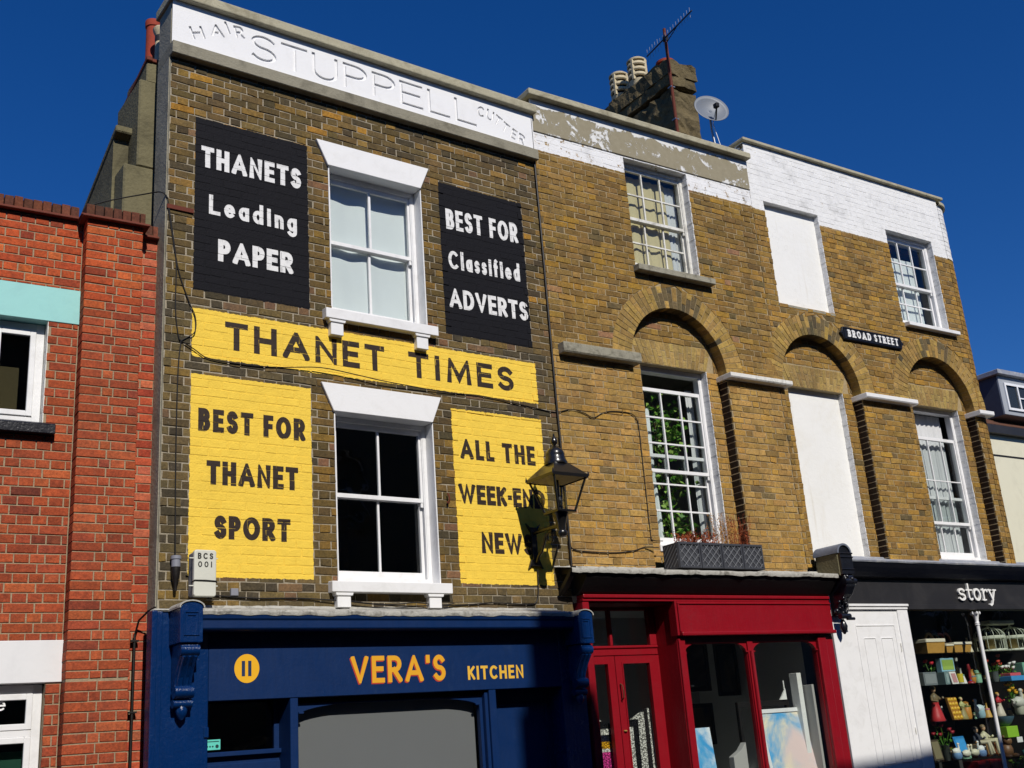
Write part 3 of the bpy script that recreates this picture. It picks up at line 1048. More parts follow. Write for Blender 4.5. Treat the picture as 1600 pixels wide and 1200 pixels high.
MB().box(-.03, 4.215, -.10, .38, 8.452, 8.555).build('coping', 'coping', MAIN, bevel=.012, seg=2)
MB().box(-.012, .002, .010, .33, 0, 7.845).build('side_wall', 'render_side', MAIN)
MB().box(-.004, .003, -.004, .012, 2.75, 7.845).build('corner_render', 'render_grey', MAIN)
MB().box(.3, 4.19, .33, 3.4, 7.3, 7.4).build('roof', 'tile_roof', MAIN)

# lintels, sills, windows
for (z0, z1, nm) in ((7.118, 7.377, 'upper'), (4.592, 4.857, 'lower')):
    MB().prism([(1.572,z0),(2.63,z0),(2.74,z1),(1.45,z1)], -.03, .16).build('lintel', 'white_render', MAIN, bevel=.004)
for (z0, z1, zb) in ((5.478, 5.578, 5.325), (2.94, 3.034, 2.81)):
    m = MB().prism([(-.085,z0),(.16,z0),(.16,z1+.018),(-.085,z1)], 1.488, 2.718, 'x')
    m.build('sill', 'white_gloss', MAIN, bevel=.005)
    for bx_ in (1.545, 2.475):
        b = MB().box(bx_, bx_+.13, -.062, .05, zb, z0-.03).prism([(bx_-.012,z0-.03),(bx_+.142,z0-.03),(bx_+.155,z0),(bx_-.025,z0)], -.075, .05)
        b.build('sill_bracket', 'white_gloss', MAIN, bevel=.004)
for (z0, z1) in ((5.578, 7.118), (3.034, 4.592)):
    MB().box(2.632, 2.644, -.003, .17, z0, z1).build('reveal', 'white_gloss', MAIN)
    MB().box(1.583, 1.595, -.003, .17, z0, z1).build('reveal', 'white_gloss', MAIN)
sash_window(MAIN, 1.596, 2.631, 5.585, 7.117, .12, 6.375, 2, 1, 1, 'white_gloss', jamb=.04, stile=.035, bar=.026)
sash_window(MAIN, 1.596, 2.631, 3.045, 4.591, .12, 3.85, 2, 1, 1, 'white_gloss', jamb=.04, stile=.035, bar=.022)
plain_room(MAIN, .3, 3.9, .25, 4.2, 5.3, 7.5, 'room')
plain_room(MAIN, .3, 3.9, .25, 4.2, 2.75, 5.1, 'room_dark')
curtain('curtain', 'white sheet hung as a curtain in the top window between black panels', 'curtain', F_MAIN, 1.60, 2.62, 5.55, 7.10, .245, .012, 2.2, 'curtain_white', seed=5)

# raised gable, flue stack and pots at the left end
ST = thing('chimney_stack', 'stepped grey rendered chimney stack behind the left end of the parapet', 'chimney', F_MAIN, (.1, .8, 6.0))
MB().box(-.25, .5, .47, 1.25, 5.2, 6.91).build('lower_stack', 'render_dark', ST, bevel=.015)
MB().box(-.135, .48, .47, 1.15, 6.91, 7.84).build('upper_stack', 'render_dark', ST, bevel=.015)
MB().box(-.065, .46, .49, 1.1, 7.84, 8.06).build('stack_neck', 'render_dark', ST, bevel=.01)
MB().box(-.05, .48, .47, 1.12, 8.06, 8.10).build('tile_course', 'tile_crease', ST, bevel=.006)
MB().prism([(.75,7.30),(2.6,6.56),(2.6,5.2),(.75,5.2)], -.275, -.02, 'x').build('gable_wall', 'render_dark', ST)
MB().prism([(.65,7.40),(2.6,6.62),(2.6,6.55),(.65,7.33)], -.285, -.015, 'x').build('gable_coping', 'render_dark', ST, bevel=.01)
MB().prism([(.46,8.11),(1.2,7.955),(1.2,7.91),(.46,8.065)], -.075, -.02, 'x').build('verge_tile', 'tile_crease', ST, bevel=.005)
p1 = thing('chimney_pot', 'tall red clay chimney pot behind the left end of the parapet', 'chimney pot', F_MAIN, (.10, .85, 8.10))
MB().lathe([(.085,0),(.083,.08),(.072,.12),(.07,.60),(.08,.61),(.082,.67),(.08,.68),(.062,.68),(.06,.5)], .10, .85, 8.10, 20).build('pot', 'terracotta', p1, smooth=True)
p2 = thing('chimney_pot', 'cream chimney pot with dark cap just in front of the red one', 'chimney pot', F_MAIN, (.10, .62, 8.10))
MB().lathe([(.07,0),(.066,.05),(.052,.08),(.05,.36),(.046,.40)], .10, .62, 8.10, 18).build('pot', 'pot_cream', p2, smooth=True)
MB().lathe([(.046,.36),(.072,.42),(.076,.45),(.06,.47),(.02,.48)], .10, .62, 8.10, 18).build('cap', 'pot_cream', p2, smooth=True)
MB().lathe([(.053,.30),(.055,.34),(.053,.37)], .10, .62, 8.10, 18).build('collar', 'black_flat', p2)
tag(MB().box(2.75, 4.15, .95, 1.25, 7.6, 9.05).build('roof_parapet', 'render_dark', None, fr=F_MAIN, base=(3.4, 1.1, 7.6), bevel=.01), 'low brown party parapet showing above the right end of the white parapet', 'parapet')
# ------------------------------------------------------------------ the red brick house on the left
RED = thing('brick_house', 'low red brick house with teal lintel at the left edge', 'house', F_RED)
RW = (-2.42, -.875, 4.27, 5.165)          # upper window opening
RL = (-2.42, -.745, .5, 2.275)            # lower window opening
rwall = MB().region([rect(-3.6, .03, 0, 6.10)], [rect(*RW), rect(*RL), rect(-2.7, -.628, 5.16, 5.468), rect(-2.7, -.632, 2.274, 2.587)], YM, .25).build('wall', 'mortar_red', RED)
PR = [(.44, srgb(158,76,48)), (.30, srgb(148,70,46)), (.18, srgb(168,86,54)), (.06, srgb(134,64,46)), (.02, srgb(112,58,44))]
PR_HI = [(.46, srgb(174,80,46)), (.28, srgb(162,72,43)), (.18, srgb(184,94,52)), (.06, srgb(142,64,44)), (.02, srgb(112,56,44))]
PR_SIDE = [(.45, srgb(168,78,52)), (.35, srgb(150,64,46)), (.2, srgb(176,96,70))]
def pal_red(x, z):
    return PR_SIDE if x > -.17 else (PR_HI if z > 5.3 else PR)
holes = [(RW[0],RW[1],RW[2]-.06,RW[3]), RL, (-2.7,-.628,5.16,5.468), (-2.7,-.632,2.274,2.587), (-.645,-.17,0,6.3), (-2.5,-.79,4.185,4.29)]
brr = lay_bricks(-3.6, .028, .02, 6.10, pal_red, 21, bond='english', rects=holes, zorg=.0165, xorg=-.63, rough=.35)
# pier standing forward
PY = -.15
MB().box(-.632, -.182, PY+YM, 0, 0, 6.08).build('pier', 'mortar_red', RED)
brp = lay_bricks(-.643, -.171, .02, 2.268, pal_red, 22, bond='english', y=PY, depth=.15, zorg=.0165, xorg=-.643, rough=.35, unit=1.049)
brp += lay_bricks(-.643, -.171, 2.286, 6.075, pal_red, 23, bond='english', y=PY, depth=.15, zorg=.0165, xorg=-.643, rough=.35, unit=1.049)
emit_bricks(rwall, brr+brp, 'brick_red', 24)
# side return faces of the pier
# coping: tile creasing and bricks on edge
def coping_run(x0, x1, y0, zc, nm):
    MB().box(x0-.03, x1+.03, y0-.055, .26, zc, zc+.018).build('creasing_tile', 'tile_crease', RED, bevel=.004)
    MB().box(x0-.04, x1+.04, y0-.03, .26, zc+.018, zc+.034).build('creasing_tile', 'tile_crease', RED, bevel=.004)
    rng = random.Random(int(zc*100+x0*10))
    x = x0
    while x < x1-.03:
        c = jcol(rng, [(.5, srgb(90,56,44)), (.3, srgb(78,52,44)), (.2, srgb(108,64,48))])
        h = rng.uniform(-.006, .006)
        b = Brick([x+.004, min(x+.071, x1), x+.004, min(x+.071, x1)], zc+.036, zc+.135+h, y0-.005+rng.uniform(-.004,.004), .24-y0, c)
        v, f = brick_geo(b, rng)
        MB().add(v, f, c).build('coping_brick', 'brick_red', RED)
        x += .075
coping_run(-3.6, -.68, .0, 6.105, 'a')
coping_run(-.655, -.16, PY, 6.078, 'b')
coping_run(-.13, .02, .0, 6.05, 'c')
MB().box(-3.6, .03, .02, .24, 6.10, 6.12).build('parapet_top', 'mortar_red', RED)
MB().box(-3.6, -.02, .25, 5.5, 5.6, 5.7).build('roof', 'tile_roof', RED)
# lintels
o = MB().box(-2.7, -.629, -.008, .2, 5.162, 5.466).build('lintel', 'teal_paint', RED, bevel=.004); o['label'] = 'teal painted lintel'
o = MB().box(-2.7, -.632, -.012, .2, 2.275, 2.586).build('lintel', 'white_lintel', RED, bevel=.004); o['label'] = 'white painted lintel'
o = MB().prism([(-.075,4.187),(.14,4.187),(.14,4.30),(-.04,4.285),(-.075,4.268)], -2.5, -.787, 'x').build('sill', 'black_gloss', RED, bevel=.006)
# casement windows
def casement(x0, x1, z0, z1, y, splits, transom, panes_mat):
    m = MB()
    j = .065
    m.box(x0, x0+j, y, y+.07, z0, z1).box(x1-j, x1, y, y+.07, z0, z1).box(x0+j, x1-j, y, y+.07, z1-j, z1).box(x0+j, x1-j, y, y+.07, z0, z0+j)
    xs = [x0]+list(splits)+[x1]
    for s in splits: m.box(s-.035, s+.035, y, y+.07, z0+j, z1-j)
    w = m.build('window', 'white_gloss', RED, bevel=.004)
    zs = [z0+j] + ([transom] if transom else []) + [z1-j]
    for i in range(len(xs)-1):
        a = xs[i]+(j if i == 0 else .035); b = xs[i+1]-(j if i == len(xs)-2 else .035)
        for k in range(len(zs)-1):
            za, zb = zs[k]+(.025 if k else 0), zs[k+1]-(.025 if k < len(zs)-2 else 0)
            c = MB(); e = .045
            c.box(a, a+e, y-.012, y+.04, za, zb).box(b-e, b, y-.012, y+.04, za, zb).box(a+e, b-e, y-.012, y+.04, za, za+e).box(a+e, b-e, y-.012, y+.04, zb-e, zb)
            c.build('casement', 'white_gloss', w, bevel=.004)
            MB().box(a+e-.003, b-e+.003, y+.012, y+.016, za+e-.003, zb-e+.003).build('pane', panes_mat, w)
        if transom: pass
    if transom:
        MB().box(x0+j, x1-j, y-.005, y+.07, transom-.025, transom+.025).build('transom', 'white_gloss', w, bevel=.003)
    return w
casement(RW[0]+.01, RW[1]-.006, 4.30, 5.16, .10, (-1.66, -1.29), None, 'glass_dark')
lw_ = casement(RL[0]+.01, RL[1]-.006, .55, 2.27, .08, (-1.6,), 1.92, 'glass_dark')
MB().box(-.879, -.871, .0, .1, 4.29, 5.16).build('reveal', 'white_old', RED)
plain_room(RED, -3.4, -.3, .26, 3, 3.6, 5.6, 'room_dark')
plain_room(RED, -3.4, -.3, .26, 3, .3, 2.6, 'room_dark')
tag(MB().box(-1.34, -1.045, .20, .21, 4.30, 4.80).build('cardboard_sheet', 'card_tan', None, fr=F_RED, base=(-1.2,.2,4.3)), 'tan cardboard sheet standing inside the upper window of the red brick house', 'cardboard')
tag(MB().box(-2.3, -.80, .20, .215, .6, 1.80).build('display_board', 'green_board', None, fr=F_RED, base=(-1.5,.2,.6)), 'pale green board behind the lower window of the red brick house', 'board')
# white vinyl letters on the upper light, only their ends in view
def vinyl(ch, x0, x1, z0, h):
    MB().region(text_quads(ch, x0, x1, z0, h, .013), [], .089, .0905).build('window_letter', 'letter_white', lw_)
vinyl('e', -1.065, -1.0, 2.09, .105)
vinyl('s', -1.09, -1.035, 1.985, .105)
# ------------------------------------------------------------------ the two arcaded houses on the right
ARC = [1.85, 4.25, 6.65]                  # arch centres along the front
AZ, AR, AO, RD = 5.62, .72, 1.0, .15      # springing, radii, recess depth
P_UP = [(.36, srgb(138,111,63)), (.30, srgb(124,99,56)), (.20, srgb(146,115,57)), (.06, srgb(104,90,60)), (.06, srgb(154,119,52)), (.02, srgb(146,110,80))]
P_LOW = [(.42, srgb(168,135,78)), (.32, srgb(158,126,71)), (.14, srgb(144,116,68)), (.08, srgb(174,136,68)), (.02, srgb(118,101,70)), (.02, srgb(166,126,92))]
P_W = [(.42, srgb(152,121,65)), (.30, srgb(140,110,58)), (.14, srgb(124,100,58)), (.11, srgb(164,128,60)), (.03, srgb(106,91,62))]
P_VOU = [(.4, srgb(164,136,78)), (.35, srgb(154,127,72)), (.2, srgb(144,119,70)), (.05, srgb(176,146,80))]
P_SOOT = [(.5, srgb(104,92,66)), (.2, srgb(84,77,60)), (.3, srgb(130,111,70))]
P_FLAT = [(.5, srgb(158,134,84)), (.3, srgb(146,122,76)), (.2, srgb(166,142,88))]
def pal_mid(x, z): return P_LOW if z < 5.62 else P_UP
def pal_w(x, z): return P_W
def arch_hole(cx, zlow, r=AR):
    return [(cx-r, zlow)] + [(cx+r, zlow)] + arc(cx, AZ, r, r, 0, 180, 30)

def arcade_house(name, label, x0, x1, zlow, top, arches, win_up, win_low, pal, bmat, mmat, seed):
    H = thing(name, label, 'house', F_RIGHT, (x0, 0, 0))
    upr = [(w[0], w[1], w[2], w[3]) for w in win_up]
    front = MB().region([rect(x0+.003, x1-.003, zlow, top)], [arch_hole(c, zlow-.1, AR+.004) for c in arches]+[rect(w[0]-.003,w[1]+.003,w[2],w[3]) for w in upr], YM, RD+.0)
    wall_ = front.build('wall', mmat, H)
    arcs = [(c, AZ, AO, AZ) for c in arches]
    openr = [(c-AR, c+AR, zlow-.2, AZ) for c in arches]
    br = lay_bricks(x0, x1, zlow+.01, top, pal, seed, rects=list(upr)+openr, arcs=arcs, depth=.125, zorg=.05, xorg=x0, painted=lambda x, z: z > 8.03)
    # recessed walls
    for c, wl in zip(arches, win_low):
        rec = MB().region([rect(c-AR-.05, c+AR+.05, zlow, AZ+AR+.05)], [rect(wl[0], wl[1], wl[2], wl[3])], RD+YM, RD+.2)
        rec.build('recess_wall', mmat, H)
        flat = (wl[0]-.12, wl[1]+.12, wl[3], wl[3]+.30)
        br += lay_bricks(c-AR-.03, c+AR+.03, zlow+.01, AZ+AR+.03, pal, seed+int(c*10), rects=[(wl[0],wl[1],wl[2],wl[3]), flat], y=RD, depth=.03, zorg=.03, xorg=c-.66)
        # flat gauged arch: fanned bricks on end
        rng = random.Random(seed+int(c*100))
        n = 17
        a0, a1 = wl[0]+.002, wl[1]-.002
        for k in range(n):
            u0, u1 = k/n, (k+1)/n
            def X(u, e): return a0+(a1-a0)*u + (u-.5)*2*.115*e
            sp = .10 if k % 2 else .19
            for (e0, e1) in ((0, sp/.3), (sp/.3+.02, 1)):
             b = Brick([X(u0,e0)+.003, X(u1,e0)-.003, X(u0,e1)+.003, X(u1,e1)-.003], wl[3]+.004+e0*.29, wl[3]+.004+e1*.29, RD-.0005+rng.uniform(-.0015,.0015), .09, jcol(rng, P_FLAT, .10))
             v, f = brick_geo(b, rng)
             MB().add(v, f, b.tint).build('voussoir', bmat, wall_)
    emit_bricks(wall_, br, bmat, seed+1)
    # brick jambs with pale joints; the jamb shade is put into the dark colour
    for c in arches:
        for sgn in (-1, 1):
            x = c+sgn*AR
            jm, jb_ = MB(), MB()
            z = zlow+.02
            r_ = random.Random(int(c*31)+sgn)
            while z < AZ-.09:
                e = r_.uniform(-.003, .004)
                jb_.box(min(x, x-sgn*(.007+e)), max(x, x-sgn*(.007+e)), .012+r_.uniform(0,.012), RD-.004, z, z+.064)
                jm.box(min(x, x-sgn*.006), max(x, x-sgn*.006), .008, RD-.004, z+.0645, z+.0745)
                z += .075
            jb_.build('jamb_bricks', 'jamb_shade_brick', wall_)['kind'] = 'stuff'
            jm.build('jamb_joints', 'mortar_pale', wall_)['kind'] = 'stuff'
    # arch rings of cut bricks
    for c in arches:
        rng = random.Random(seed+int(c*77))
        n = 38
        for k in range(n):
            t0, t1 = pi*k/n, pi*(k+1)/n
            mid = AR+(.19 if k % 2 else .095)
            crown = abs((t0+t1)/2-pi*.46) < .42
            for (ra, rb) in ((AR, mid-.003), (mid+.003, AO-.004)):
                g0, g1 = t0+.0036/rb, t1-.0036/rb
                pal_ = P_SOOT if (crown and rng.random() < .7) or rng.random() < .02 else P_VOU
                tint = jcol(rng, pal_, .14)
                yf = -.0015+rng.uniform(-.002,.002)
                cc = .0025
                def pt(r, t): return (c+r*cos(t), AZ+r*sin(t))
                P = [pt(ra, g0), pt(rb, g0), pt(rb, g1), pt(ra, g1)]
                I = [pt(ra+cc, g0+cc/ra), pt(rb-cc, g0+cc/rb), pt(rb-cc, g1-cc/rb), pt(ra+cc, g1-cc/ra)]
                v = [(x, RD+.02, z) for x, z in P]+[(x, yf+cc, z) for x, z in P]+[(x, yf, z) for x, z in I]
                f = [(8,9,10,11)]
                for i in range(4):
                    j = (i+1) % 4
                    f += [(4+i,4+j,8+j,8+i),(i,j,4+j,4+i)]
                MB().add(v, f, tint).build('voussoir', bmat, wall_)
    return H, wall_

W1U = (1.335, 2.35, 6.815, 8.242)
W1L = (1.362, 2.388, 3.50, 5.66)
MID, mwall = arcade_house('brick_house', 'yellow brick house with a single arched window bay and grey render band on top', 0.0, 3.45, 3.18, 8.26, [ARC[0]], [W1U], [W1L], pal_mid, 'brick_mid', 'mortar_mid', 31)
P1 = (3.68, 4.715, 6.705, 8.16)
W3U = (6.13, 7.165, 6.80, 8.235)
P2 = (3.76, 4.785, 3.42, 5.645)
W3L = (6.185, 7.19, 3.48, 5.645)
WHI, wwall = arcade_house('brick_house', 'yellow brick house with white painted parapet and blocked windows', 3.452, 7.48, 3.30, 8.99, ARC[1:], [P1, W3U], [P2, W3L], pal_w, 'brick_white', 'mortar_white', 41)

# ---- top of the single-bay house
MB().box(.0, 3.449, -.012, .2, 8.262, 8.685).build('render_band', 'flaky_render', MID, bevel=.004)
MB().box(-.06, 3.46, -.10, .36, 8.685, 8.765).build('coping', 'coping', MID, bevel=.012, seg=2)
MB().box(.02, 3.44, .13, .30, 8.2, 8.68).build('parapet_back', 'soot_stone', MID)
MB().box(-.004, .0, .0, .3, 7.6, 8.68).build('side_wall', 'soot_stone', MID)
MB().box(.05, 3.4, .3, 4.5, 8.0, 8.1).build('roof', 'tile_roof', MID)
# ---- top of the white house
MB().box(3.42, 7.60, -.05, .34, 8.99, 9.035).build('coping', 'coping', WHI, bevel=.01, seg=2)
MB().box(3.46, 7.48, .13, .30, 8.2, 8.985).build('parapet_back', 'white_masonry', WHI)
MB().box(3.46, 7.6, .3, 5.0, 8.1, 8.2).build('roof', 'tile_roof', WHI)
# rounded corner: courses of bricks bent round
CXc, CYc, CRr = 7.48, .37, .37
rng = random.Random(77)
prof = MB()
na = 10
for side in (0,):
    vs_, fs_ = [], []
    for k in range(na+1):
        t = -pi/2+(pi/2)*k/na
        for z in (3.3, 8.90):
            vs_.append((CXc+(CRr-YM)*cos(t), CYc+(CRr-YM)*sin(t), z))
    for k in range(na): fs_.append((2*k, 2*k+2, 2*k+3, 2*k+1))
    prof.add(vs_, fs_)
prof.box(CXc+CRr-.1, CXc+CRr-YM, CYc, 6, 3.3, 8.90)
corner = prof.build('corner_wall', 'mortar_white', WHI)
cb = MB()
i = 0
z = 3.35
while z < 8.88:
    off = .0 if i % 2 else .5
    nb = 5
    for k in range(-1, nb+1):
        t0 = -pi/2+(pi/2)*(k+off)/nb; t1 = -pi/2+(pi/2)*(k+1+off)/nb
        t0 = max(t0, -pi/2); t1 = min(t1, 0)
        if t1-t0 < .1: continue
        g = .005/CRr
        c = jcol(rng, P_W)
        yo = rng.uniform(-.002,.003)+.004
        ring = []
        for q in range(4):
            t = t0+g+(t1-t0-2*g)*q/3
            for rr in (CRr-.03, CRr+yo):
                for zz in (z+.005, z+.070):
                    ring.append((CXc+rr*cos(t), CYc+rr*sin(t), zz))
        f = []
        for q in range(3):
            a = q*4; b = a+4
            f += [(a+2,b+2,b+3,a+3),(a+3,b+3,b+1,a+1),(a,b,b+2,a+2)]
        f += [(0,2,3,1),(12,13,15,14)]
        cb.add(ring, f, c)
    y = CYc
    while y < 3.0:
        c = jcol(rng, P_W); w = .225 if (int(y*8)+i) % 2 else .1125
        cb.add([(CXc+CRr+.004, y+.005, z+.005),(CXc+CRr+.004, y+w-.005, z+.005),(CXc+CRr+.004, y+w-.005, z+.07),(CXc+CRr+.004, y+.005, z+.07),
                (CXc+CRr-.03, y+.005, z+.005),(CXc+CRr-.03, y+w-.005, z+.005),(CXc+CRr-.03, y+w-.005, z+.07),(CXc+CRr-.03, y+.005, z+.07)],
               [(0,1,2,3),(4,5,1,0),(5,6,2,1),(6,7,3,2),(7,4,0,3)], c)
        y += w
    z += .075; i += 1
o = cb.build('brickwork', 'brick_white', corner); o['kind'] = 'stuff'
cc = MB()
vs_, fs_ = [], []
for k in range(na+1):
    t = -pi/2+(pi/2)*k/na
    for r in (CRr-.25, CRr+.05):
        for zz in (8.90, 8.945):
            vs_.append((CXc+r*cos(t), CYc+r*sin(t), zz))
for k in range(na):
    a = 4*k; b = a+4
    fs_ += [(a+2,b+2,b+3,a+3),(a+1,a+3,b+3,b+1),(a,b,b+2,a+2)]
cc.add(vs_, fs_); cc.box(CXc+CRr-.25, CXc+CRr+.05, CYc, 4, 8.90, 8.945)
cc.build('corner_coping', 'coping', WHI)

# ---- string blocks (imposts)
def impost(H, x0, x1, z0, z1, mat):
    m = MB().prism([(-.11,z0+.02),(-.095,z0),(RD+.01,z0),(RD+.01,z1),(-.11,z1)], x0, x1, 'x')
    m.build('impost', mat, H, bevel=.005)
impost(MID, .10, 1.175, 5.54, 5.66, 'stone_sill')
impost(MID, 2.53, 3.449, 5.535, 5.60, 'white_old')
impost(WHI, 3.451, 3.575, 5.535, 5.60, 'white_old')
impost(WHI, 4.935, 5.975, 5.535, 5.605, 'white_gloss')
impost(WHI, 7.33, 7.66, 5.535, 5.605, 'white_gloss')

# ---- single-bay house: windows
def sill_block(H, x0, x1, z0, z1, y0, mat):
    MB().prism([(y0,z0),(.16,z0),(.16,z1+.03),(y0,z1)], x0, x1, 'x').build('sill', mat, H, bevel=.006)
sill_block(MID, 1.30, 2.50, 6.72, 6.795, -.105, 'stone_sill')
reveal_strip(MID, 2.342, 2.354, .0, .14, 6.82, 8.245, 'white_masonry')
sash_window(MID, 1.338, 2.342, 6.815, 8.24, .10, 7.50, 3, 2, 2, 'white_old', jamb=.03, stile=.028, bar=.02, head=.05)
reveal_strip(MID, 2.380, 2.392, RD, RD+.14, 3.5, 5.66, 'white_masonry')
MB().box(1.345, 2.41, RD-.02, RD+.22, 3.46, 3.535).build('sill', 'white_gloss', MID, bevel=.006)
sash_window(MID, 1.366, 2.380, 3.53, 5.66, RD+.10, 4.605, 3, 3, 3, 'white_gloss', jamb=.035, stile=.032, bar=.02, drop=.19, head=.06)
plain_room(MID, .3, 3.3, .33, 4.0, 6.5, 8.3, 'room')
plain_room(MID, .3, 3.3, .36, 2.6, 3.2, 6.0, 'room_light')
curtain('curtain', 'beige folded curtain behind the small-paned window under the grey band', 'curtain', F_RIGHT, 1.35, 2.16, 6.75, 8.14, .235, .014, 5, 'curtain_beige', seed=3)
curtain('curtain', 'grey net strip at the right of the small-paned window under the grey band', 'curtain', F_RIGHT, 2.16, 2.34, 6.75, 8.14, .25, .008, 3, 'curtain_net', seed=4)
# ---- white house: blocked windows and windows
for (q, yy) in ((P1, .0), (P2, RD)):
    MB().box(q[0], q[1], yy+.085, yy+.16, q[2]-.02, q[3]).build('blocking_panel', 'white_board', WHI)
    reveal_strip(WHI, q[1]-.006, q[1]+.006, yy, yy+.084, q[2], q[3], 'white_masonry')
MB().box(3.66, 4.73, -.004, .10, 6.67, 6.703).build('sill', 'stone_sill', WHI, bevel=.004)
sill_block(WHI, 6.16, 7.29, 6.735, 6.79, -.085, 'white_gloss')
reveal_strip(WHI, 7.157, 7.169, .0, .14, 6.80, 8.235, 'white_masonry')
sash_window(WHI, 6.133, 7.157, 6.80, 8.233, .10, 7.46, 3, 2, 2, 'white_gloss', jamb=.04, stile=.035, bar=.02)
reveal_strip(WHI, 7.182, 7.194, RD, RD+.14, 3.48, 5.645, 'white_masonry')
MB().box(6.155, 7.215, RD-.03, RD+.22, 3.44, 3.50).build('sill', 'white_gloss', WHI, bevel=.006)
sash_window(WHI, 6.188, 7.182, 3.50, 5.645, RD+.10, 4.375, 3, 2, 2, 'white_gloss', jamb=.035, stile=.032, bar=.016, drop=.36)
plain_room(WHI, 5.4, 7.5, .33, 4.0, 6.5, 8.3, 'room')
plain_room(WHI, 5.4, 7.5, .33, 4.0, 3.3, 6.0, 'room')
curtain('curtain', 'white curtain behind the upper window nearest the rounded corner', 'curtain', F_RIGHT, 6.16, 6.98, 6.72, 7.95, .245, .004, 3, 'curtain_white', seed=8)
curtain('curtain', 'pale pleated net curtain in the tall window nearest the rounded corner', 'curtain', F_RIGHT, 6.19, 7.06, 3.4, 5.6, RD+.24, .014, 9, 'curtain_net', seed=9)
# ------------------------------------------------------------------ blue shopfront
BLU = thing('shopfront', "dark blue painted shopfront lettered VERA'S KITCHEN below the advertisements", 'shopfront', F_MAIN, (2.05, 0, 0))
FB = -.08
def console(root, x0, x1, y0, yf, zt, zb, tail, mat, lead):
    """bracket at the end of a fascia: hooded block, scroll and pendant"""
    c = MB()
    hh = .045
    top = [(x0, zb), (x1, zb)] + arc((x0+x1)/2, zt-hh, (x1-x0)/2, hh, 0, 180, 10)
    c.prism(top, yf, y0)
    o = c.build('console', mat, root, bevel=.006, seg=2)
    # raised frame on its face
    e = .028
    m = MB()
    a, b, p, q = x0+e, x1-e, zb+.05, zt-.075
    m.box(a, a+.012, yf-.008, yf+.01, p, q).box(b-.012, b, yf-.008, yf+.01, p, q).box(a+.012, b-.012, yf-.008, yf+.01, p, p+.012).box(a+.012, b-.012, yf-.008, yf+.01, q-.012, q)
    m.box(a+.03, b-.03, yf-.008, yf+.01, q-.035, q-.022)
    m.build('face_moulding', mat, o, bevel=.003)
    # scroll: side profile swept across
    w = (x1-x0)
    xa, xb = x0+w*.12, x1-w*.12
    d = y0-yf
    prof = [(y0, zb), (yf+.03, zb), (yf+.012, zb-.04), (yf+.03, zb-.10), (yf+d*.38, zb-.17), (yf+d*.58, zb-.25), (yf+d*.68, zb-.33), (y0, zb-.33)]
    s = MB().prism(prof, xa, xb, 'x')
    s.build('scroll', mat, o, bevel=.01, seg=2)
    yb = y0-d*.34
    for (yy, zz, rr) in ((yf+.05, zb-.055, .045), (yb, zb-.355, .05), (yb+.02, zb-.44, .034)):
        MB().tube([(xa-.006, yy, zz), (xb+.006, yy, zz)], rr, 14).build('roll', mat, o, smooth=True)
    for k in range(3):
        xx = xa+(xb-xa)*(k+.5)/3
        MB().tube([(xx, yf+.028, zb-.10), (xx, yf+d*.36, zb-.18), (xx, yf+d*.55, zb-.26), (xx, yf+d*.64, zb-.33)], .012, 6).build('fluting', mat, o, smooth=True)
    MB().lathe([(.012,-.07),(.04,-.03),(.045,0),(.03,.05),(.01,.07)], (xa+xb)/2, yb+.03, zb-.49, 12).build('pendant', mat, o, smooth=True)
    # lead dressed over the hood
    l = MB()
    outer = arc((x0+x1)/2, zt-hh, (x1-x0)/2+.012, hh+.012, -4, 184, 12)
    inner = arc((x0+x1)/2, zt-hh, (x1-x0)/2+.002, hh+.002, -4, 184, 12)
    l.prism(outer+inner[::-1], yf-.012, y0)
    l.build('lead_cap', lead, o)
    return o
# pilasters
MB().box(-.055, .395, FB, .009, 0, 2.76).build('pilaster', 'blue_gloss', BLU, bevel=.006)
MB().box(-.07, -.025, FB-.025, .02, 0, 2.77).build('pilaster_moulding', 'blue_gloss', BLU, bevel=.008, seg=2)
MB().box(-.025, .02, FB-.012, .015, 0, 2.765).build('pilaster_moulding', 'blue_gloss', BLU, bevel=.008, seg=2)
MB().box(3.90, 4.20, FB, .2, 0, 2.70).build('pilaster', 'blue_gloss', BLU, bevel=.006)
console(BLU, .072, .252, FB, -.33, 2.81, 2.50, 1.98, 'blue_gloss', 'lead_white')
console(BLU, 3.975, 4.15, FB, -.33, 2.765, 2.45, 1.95, 'blue_gloss', 'lead_white')
# cornice and lead flashing
MB().prism([(FB,2.60),(-.235,2.60),(-.25,2.615),(-.25,2.675),(-.262,2.69),(-.27,2.725),(.0,2.80),(.0,2.60)], .27, 3.97, 'x').build('cornice', 'blue_flat', BLU, bevel=.004)
rng = random.Random(5)
fl = MB()
N = 80
def flash(x0, x1, yw, zw, ye, ze, drop, amp, seed, step=.045):
    """lead dressed from the wall down over a cornice edge, wavy lip"""
    r = random.Random(seed)
    n = int((x1-x0)/step)
    m = MB()
    vs, fs = [], []
    a = 0
    for i in range(n+1):
        x = x0+(x1-x0)*i/n
        a = a*.7+r.uniform(-amp, amp)
        j = r.uniform(-amp, amp)*.5
        vs += [(x, yw, zw+j+.02), (x, yw-.012, zw-.0+j), (x, ye, ze+a*.5), (x, ye-.008, ze-drop*.4+a), (x, ye, ze-drop+a), (x, ye+.02, ze-drop+a+.004)]
    for i in range(n):
        for k in range(5):
            fs.append((i*6+k, (i+1)*6+k, (i+1)*6+k+1, i*6+k+1))
    return m.add(vs, fs)
flash(.255, 3.975, -.004, 2.805, -.272, 2.757, .042, .006, 5).build('flashing', 'lead_white', BLU, smooth=True)
MB().box(-.06, .40, -.10, .0, 2.762, 2.785).build('flashing_block', 'lead_white', BLU, bevel=.012)
